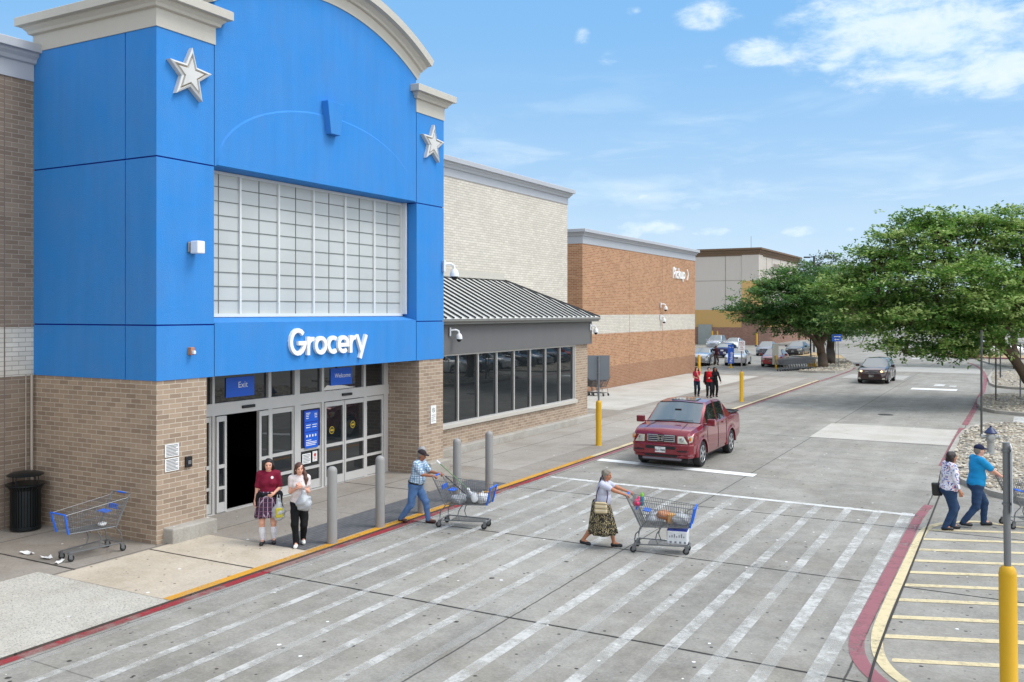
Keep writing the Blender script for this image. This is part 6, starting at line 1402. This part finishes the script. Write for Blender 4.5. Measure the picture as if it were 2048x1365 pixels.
# litter bin
t = thing('litter_bin', (-3.5, 12.04, .032), 0, 'black slatted metal litter bin with domed lid by the brown brick wall', 'litter bin')
BM = mat('bin_black', C(16, 24, 28), .35, .3, .1)
mb = MB(); mb.lathe([(.26, .02), (.26, .9)], (0, 0, 0), 24); mb.build('liner', BLACK, t)
mb = MB(); n = 34
for i in range(n):
    a = 2 * math.pi * i / n; M = Matrix.Rotation(a, 4, 'Z'); mb.box(.285, .297, -.019, .019, .05, .86, 0, M); mb.add([tuple(M @ Vector(p)) for p in ((.285, -.019, .86), (.285, .019, .86), (.36, .024, .97), (.36, -.024, .97), (.297, -.019, .86), (.297, .019, .86), (.372, .024, .97), (.372, -.024, .97))], [(0, 1, 2, 3), (7, 6, 5, 4), (0, 3, 7, 4), (1, 5, 6, 2), (3, 2, 6, 7)])
mb.lathe([(.28, .03), (.305, .03), (.305, .09), (.28, .09)], (0, 0, 0), 30); mb.lathe([(.35, .95), (.38, .95), (.385, .985), (.35, .99)], (0, 0, 0), 30); mb.build('slatted_shell', BM, t)
mb = MB(); mb.lathe([(.36, 1.16), (.365, 1.175), (.3, 1.21), (.18, 1.235), (.02, 1.245)], (0, 0, 0), 30); mb.build('lid', BM, t, smooth=True)
mb = MB(); [mb.tube([(.3 * math.cos(R(a)), .3 * math.sin(R(a)), .95), (.3 * math.cos(R(a)), .3 * math.sin(R(a)), 1.18)], .012, 6) for a in (20, 110, 200, 290)]; mb.build('lid_support', BM, t)
# litter
def scrap(px, py, s, label, sd):
    rnd = random.Random(sd); p = G(px, py, .035); mb = MB(); n = 5; v = [(s * (i / (n - 1) - .5) * 1.4, s * (j / 3 - .5) * .6, abs(rnd.gauss(0, .022)) + .004) for i in range(n) for j in range(4)]
    mb.add(v, [(i * 4 + j, i * 4 + j + 1, i * 4 + 5 + j, i * 4 + 4 + j) for i in range(n - 1) for j in range(3)]); o = mb.build('paper_scrap', PAPER, fixn=False); o.modifiers.new('t', 'SOLIDIFY').thickness = .003
    o.location = p + Vector((0, 0, .004)); o.rotation_euler = (0, 0, rnd.uniform(0, 3)); tag(o, label, 'litter', 'paper litter by the abandoned cart')
scrap(54, 1108, .2, 'crumpled white receipt on the grey walk below the litter bin', 1); scrap(93, 1118, .16, 'long thin paper scrap left of the abandoned cart', 2); scrap(118, 1126, .16, 'white paper scrap by the front wheel of the abandoned cart', 3)
t = blob('tissue', [('e', V(0, 0, 0), V(.09, .07, .03), None), ('e', V(.04, .02, .02), V(.05, .04, .03), None)], PAPER, vox=.012, k=.02, wr=.01); p = Matrix.Translation((-.44, 11.86, .032)) @ Matrix.Rotation(R(-94), 4, 'Z') @ Vector((.3, .08, .555)); t.location = p; tag(t, 'crumpled white tissue in the empty abandoned cart', 'litter')

# ---------------------------------------------------------------- trees
def leafmat(name, c1, c2, tr=.3):
    m, w = new_mat(name); geo = w.n('ShaderNodeNewGeometry'); n = w.noise(geo.outputs['Position'], 1.1, 3)
    rp = w.n('ShaderNodeObjectInfo'); c = w.mix(w.sstep(w.m('ADD', n, w.m('MULTIPLY', w.m('SUBTRACT', w.noise(geo.outputs['Position'], 9, 2), .5), .6)), .35, .68), c1, c2)
    b = w.n('ShaderNodeBsdfPrincipled', ins={'Base Color': c, 'Roughness': .5, 'Specular IOR Level': .35}); tl = w.n('ShaderNodeBsdfTranslucent', ins={'Color': w.mix(.5, c, (.16, .26, .03, 1))})
    mx = w.n('ShaderNodeMixShader', ins={0: tr, 1: b.outputs[0], 2: tl.outputs[0]}); return finish(m, w, mx.outputs[0])
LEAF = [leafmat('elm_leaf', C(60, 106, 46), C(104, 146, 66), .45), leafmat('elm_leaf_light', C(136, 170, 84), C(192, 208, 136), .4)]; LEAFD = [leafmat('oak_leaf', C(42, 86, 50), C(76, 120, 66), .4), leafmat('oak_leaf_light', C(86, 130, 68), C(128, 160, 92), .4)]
LEAFF = [leafmat('far_leaf', C(48, 66, 44), C(76, 88, 56)), leafmat('far_leaf_light', C(70, 86, 56), C(96, 100, 70))]
BARK = mat('bark', C(96, 82, 68), .95, 0, .35, 3, .9, 25); BARKD = mat('dark_bark', C(60, 50, 42), .95, 0, .35, 3, .9, 25)
def at(px, py, Z):
    X = (px - 1024) / FPX * Z; return Vector((CAMX + _c * X - _s * Z, _s * X + _c * Z, CAMH - (py - 625) * Z / FPX))
def tree(base, label, lobes, Z, nspray, leaf=.1, mats=LEAF, trunk=(), bark=BARK, seed=1, depth=1.0, group='trees in the parking islands', per=16, spray=.55, droop=.25, tr=.3):
    t = thing('tree', tuple(base), 0, label, 'tree', group); rs = np.random.RandomState(seed); B = np.array(base)
    mb = MB()
    for pts, r in trunk:
        P = [Vector(p) - Vector(base) for p in pts]; sm = []
        for i in range(len(P) - 1):
            for j in range(4): sm.append(P[i].lerp(P[i + 1], j / 4) + Vector(rs.normal(0, .02, 3)) * (1 if i or j else 0))
        sm.append(P[-1]); rr = [r[0] + (r[1] - r[0]) * i / (len(sm) - 1) for i in range(len(sm))]; mb.tube(sm, rr, 9)
    # secondary limbs from the nearest trunk end into each lobe
    ends = [Vector(p[-1]) - Vector(base) for p, r in trunk]
    LB = []
    for (px, py, rx, ry, dz) in lobes:
        c = at(px, py, Z + dz); LB.append((np.array(c - Vector(base)), rx / FPX * Z, ry / FPX * Z))
    for c, rx, rz in LB:
        e = min(ends, key=lambda q: (q - Vector(c)).length); cc = Vector(c); mid = e.lerp(cc, .5) + Vector((0, 0, -.15)); mb.tube([e, mid, cc], [.09, .06, .03], 6)
        for _ in range(5):
            d = Vector(rs.normal(0, 1, 3)); d.normalize(); q = cc + Vector((d.x * rx, d.y * rx, abs(d.z) * rz)) * .85; mb.tube([cc.lerp(e, .2), cc.lerp(q, .5), q], [.045, .03, .012], 5)
    mb.build('trunk', bark, t, smooth='all')
    vol = np.array([rx * rx * rz for c, rx, rz in LB]); cnt = np.maximum(1, (nspray * vol ** .7 / (vol ** .7).sum())).astype(int); VV = []; MI = []
    clump = rs.uniform(0, 1, (400, 3))
    for (c, rx, rz), n in zip(LB, cnt):
        d = rs.normal(size=(n, 3)); d /= np.linalg.norm(d, axis=1)[:, None]
        rad = (1 - .55 * rs.uniform(0, 1, n) ** 2.2) * np.where(rs.uniform(0, 1, n) < .14, rs.uniform(1.02, 1.28, n), 1)
        # ragged: bumpy radius
        ph = rs.uniform(0, 6.28, 6); bum = 1 + .16 * np.sin(3.1 * d[:, 0] * 2 + ph[0]) * np.sin(4.3 * d[:, 1] + ph[1]) + .14 * np.sin(7 * d[:, 2] + ph[2] + 3 * d[:, 0])
        P = c + d * np.stack([rx * depth * rad * bum, rx * depth * rad * bum, rz * rad * bum], 1)
        npd = max(3, n // 11); pad = rs.randint(0, npd, n); P = P[pad] + rs.normal(0, 1, (n, 3)) * np.array([.85, .85, .17]) * spray; d = d[pad]; plight = rs.choice([.15, .3, .8], npd)[pad]
        ad = d + rs.normal(0, .45, (n, 3)); ad[:, 2] = ad[:, 2] * .35 - droop * (d[:, 2] < .2) + rs.normal(0, .12, n); ad /= np.linalg.norm(ad, axis=1)[:, None]
        sd = np.cross(ad, np.array([0, 0, 1.0])); sd /= np.linalg.norm(sd, axis=1)[:, None] + 1e-6; up = np.cross(sd, ad)
        tt = rs.uniform(-.5, .5, (n, per)) * spray * rs.uniform(.7, 1.6, (n, 1)); sgn = rs.choice([-1, 1], (n, per))
        Lp = P[:, None] + ad[:, None] * tt[..., None] + sd[:, None] * (sgn * rs.uniform(.01, .09, (n, per)) * spray / .55)[..., None] + up[:, None] * rs.normal(0, .035, (n, per, 1)) * spray / .55
        ld = ad[:, None] * .55 + sd[:, None] * sgn[..., None] * .8 + rs.normal(0, .3, (n, per, 3)); ld /= np.linalg.norm(ld, axis=2)[..., None]
        nn = np.array([0, 0, 1.0]) + rs.normal(0, .42, (n, per, 3)); wv = np.cross(ld, nn); wv /= np.linalg.norm(wv, axis=2)[..., None] + 1e-6
        sz = leaf * rs.uniform(.65, 1.35, (n, per, 1)); a = Lp; b_ = Lp + ld * sz * .5 + wv * sz * .27; c_ = Lp + ld * sz; e_ = Lp + ld * sz * .5 - wv * sz * .27
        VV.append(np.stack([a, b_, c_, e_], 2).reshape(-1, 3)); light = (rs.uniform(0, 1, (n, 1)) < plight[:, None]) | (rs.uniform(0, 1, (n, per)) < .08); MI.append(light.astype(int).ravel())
    v = np.concatenate(VV); q = np.arange(len(v)).reshape(-1, 4)
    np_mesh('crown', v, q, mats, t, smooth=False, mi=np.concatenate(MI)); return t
bA = Vector((15.6, 53.5, .1)); Z = 47
bA = at(2080, 806, 47.1); bA.z = .1
tA = at(2040, 735, 46.5)
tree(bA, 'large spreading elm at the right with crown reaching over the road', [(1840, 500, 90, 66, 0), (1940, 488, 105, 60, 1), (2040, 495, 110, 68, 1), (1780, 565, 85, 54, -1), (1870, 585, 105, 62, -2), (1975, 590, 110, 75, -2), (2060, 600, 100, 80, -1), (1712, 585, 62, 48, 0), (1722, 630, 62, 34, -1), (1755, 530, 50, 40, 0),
      (1820, 645, 80, 34, -2), (1905, 665, 70, 38, -2), (1980, 665, 70, 34, -2), (2170, 540, 140, 110, 0), (2130, 640, 100, 60, 0), (1868, 450, 50, 30, 0), (1850, 434, 26, 14, 0), (1905, 440, 20, 12, 0), (1960, 450, 50, 24, 0), (2040, 446, 60, 28, 1), (1790, 488, 42, 28, 1), (1690, 560, 40, 24, 1), (1745, 508, 26, 12, 0), (1800, 690, 50, 18, -2), (1880, 700, 50, 18, -2), (1940, 706, 40, 20, -2)], Z, 9000, .17, LEAF,
      [([bA, at(2062, 770, 47), at(2030, 720, 46.6), at(2000, 680, 46)], (.30, .2)), ([at(2030, 720, 46.6), at(1950, 650, 46), at(1880, 610, 46)], (.17, .08)), ([at(2000, 680, 46), at(1960, 600, 46), at(1930, 540, 46.5)], (.18, .08)), ([at(2000, 680, 46), at(2040, 600, 46), at(2050, 540, 46.5)], (.18, .08)), ([at(2062, 770, 47), at(2120, 690, 47), at(2160, 600, 47)], (.2, .1)),
       ([at(1950, 650, 46), at(1850, 640, 45.5), at(1760, 615, 46)], (.1, .05)), ([at(1880, 660, 45), at(1850, 690, 45), at(1812, 706, 45)], (.035, .012)), ([at(1740, 650, 45), at(1730, 672, 45), at(1722, 690, 45)], (.03, .012))], seed=3)
b = Vector(G(2033, 736, .1))
tree(b, 'elm farther back at the right behind the large one', [(2040, 600, 110, 60, 0), (1960, 640, 80, 40, 0), (2100, 620, 90, 60, 0), (2000, 560, 80, 50, 0)], 78, 1500, .16, LEAF, [([b, at(2030, 700, 78), at(2026, 670, 78)], (.26, .2)), ([at(2026, 670, 78), at(2000, 620, 78)], (.18, .1)), ([at(2026, 670, 78), at(2060, 620, 78)], (.18, .1))], seed=5, spray=.8)
b = Vector(G(1647, 736, .1))
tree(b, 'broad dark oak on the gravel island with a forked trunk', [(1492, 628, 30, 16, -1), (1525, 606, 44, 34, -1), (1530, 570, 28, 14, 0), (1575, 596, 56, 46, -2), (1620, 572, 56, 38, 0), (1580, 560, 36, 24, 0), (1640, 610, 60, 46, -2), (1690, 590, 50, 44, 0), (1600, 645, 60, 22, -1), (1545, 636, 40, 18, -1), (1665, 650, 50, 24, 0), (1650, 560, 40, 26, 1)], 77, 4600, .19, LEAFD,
     [([b, at(1644, 712, 76.8), at(1640, 690, 76.8), at(1632, 660, 76.8)], (.42, .26)), ([at(1643, 702, 76.8), at(1625, 676, 76.5), at(1590, 655, 76), at(1560, 640, 76)], (.22, .09)), ([at(1640, 690, 76.8), at(1655, 665, 76.8), at(1668, 640, 76.8)], (.28, .14)), ([at(1632, 660, 76.8), at(1600, 620, 76.5)], (.2, .1))], seed=7, spray=.7)
b = Vector(G(1661, 729, .1))
tree(b, 'second oak with a straight dark trunk close behind the forked one', [(1700, 610, 50, 42, 0), (1730, 600, 46, 40, 0), (1690, 650, 44, 20, 0), (1740, 640, 36, 24, 0), (1665, 590, 44, 36, 2)], 82.8, 2200, .16, LEAFD, [([b, at(1661, 700, 82.8), at(1663, 665, 82.8)], (.42, .3)), ([at(1663, 665, 82.8), at(1690, 630, 82.8)], (.22, .1)), ([at(1663, 665, 82.8), at(1650, 630, 82.8)], (.2, .1))], BARKD, seed=8, spray=.7)
b = Vector(G(1640, 690, 0))
tree(b, 'dark loose crowned tree behind the lamp pole', [(1610, 545, 22, 18, 0), (1650, 535, 40, 20, 0), (1690, 545, 30, 22, 0), (1640, 565, 60, 22, 0), (1720, 560, 30, 20, 0)], 130, 1000, .3, LEAFF, [([b, at(1640, 620, 131), at(1640, 590, 131)], (.4, .25))], BARKD, seed=9, group='trees beyond the lot', spray=1.1, per=14)
for i, (px, py, Zt, w_, lab) in enumerate(((1890, 700, 112, 60, 'tree on the far dry grass island right of the road'), (1960, 692, 130, 60, 'tree far behind the white parked car'), (1745, 668, 200, 30, 'small distant tree at the end of the road'), (1800, 664, 215, 34, 'distant tree right of the road end'), (1705, 672, 185, 26, 'distant tree left of the road end'), (2030, 690, 140, 70, 'distant tree near the right edge of the road'))):
    b = Vector(at(px, py, Zt)); b.z = 0; z0 = 625 + 4.65 * FPX / Zt; h = w_ * .9
    tree(b, lab, [(px, z0 - h * 1.25, w_ * .8, h * .5, 0), (px - w_ * .4, z0 - h * 1.0, w_ * .5, h * .35, 0), (px + w_ * .45, z0 - h * 1.05, w_ * .55, h * .38, 0)], Zt, 520, .34, LEAFF, [([b, at(px, z0 - h * .5, Zt), at(px, z0 - h * .9, Zt)], (.3, .2))], BARKD, seed=20 + i, group='trees beyond the lot', spray=1.3, per=14)
# far tree line: one mass at the horizon
rs = np.random.RandomState(4); VV = []
for i in range(150):
    px = rs.uniform(1560, 2150); Zt = rs.uniform(330, 460); c = np.array(at(px, 625, Zt)); c[2] = 0; h = rs.uniform(7, 12); w_ = rs.uniform(4, 8); n = 260
    d = rs.normal(size=(n, 3)); d /= np.linalg.norm(d, axis=1)[:, None]; P = c + np.array([0, 0, h * .55]) + d * np.array([w_, w_, h * .48]) * rs.uniform(.7, 1, (n, 1)); s_ = 1.1; a = rs.normal(0, s_, (n, 3)); b_ = rs.normal(0, s_, (n, 3))
    VV.append(np.stack([P, P + a, P + a + b_, P + b_], 1).reshape(-1, 3))
v = np.concatenate(VV); o = np_mesh('far_tree_line', v, np.arange(len(v)).reshape(-1, 4), LEAFF[0], smooth=False); tag(o, kind='stuff')
# dry ornamental grass clump
rs = np.random.RandomState(2); n = 900; c = np.array(G(1945, 716, .1)); a = rs.uniform(0, 6.28, n); r = rs.uniform(0, .5, n); P = np.stack([c[0] + r * np.cos(a), c[1] + r * np.sin(a), np.full(n, .1)], 1); out = np.stack([np.cos(a), np.sin(a), np.zeros(n)], 1)
tip = P + out * rs.uniform(.3, 1.1, (n, 1)) + np.array([0, 0, 1]) * rs.uniform(.5, 1.3, (n, 1)); sd = np.cross(out, [0, 0, 1]) * .02; v = np.stack([P - sd, P + sd, tip + sd * .3, tip - sd * .3], 1).reshape(-1, 3)
o = np_mesh('grass_clump', v - c, np.arange(len(v)).reshape(-1, 4), GR_DRY, smooth=False); o.location = c; tag(o, 'dry straw coloured grass clump left of the white parked car', 'ornamental grass')
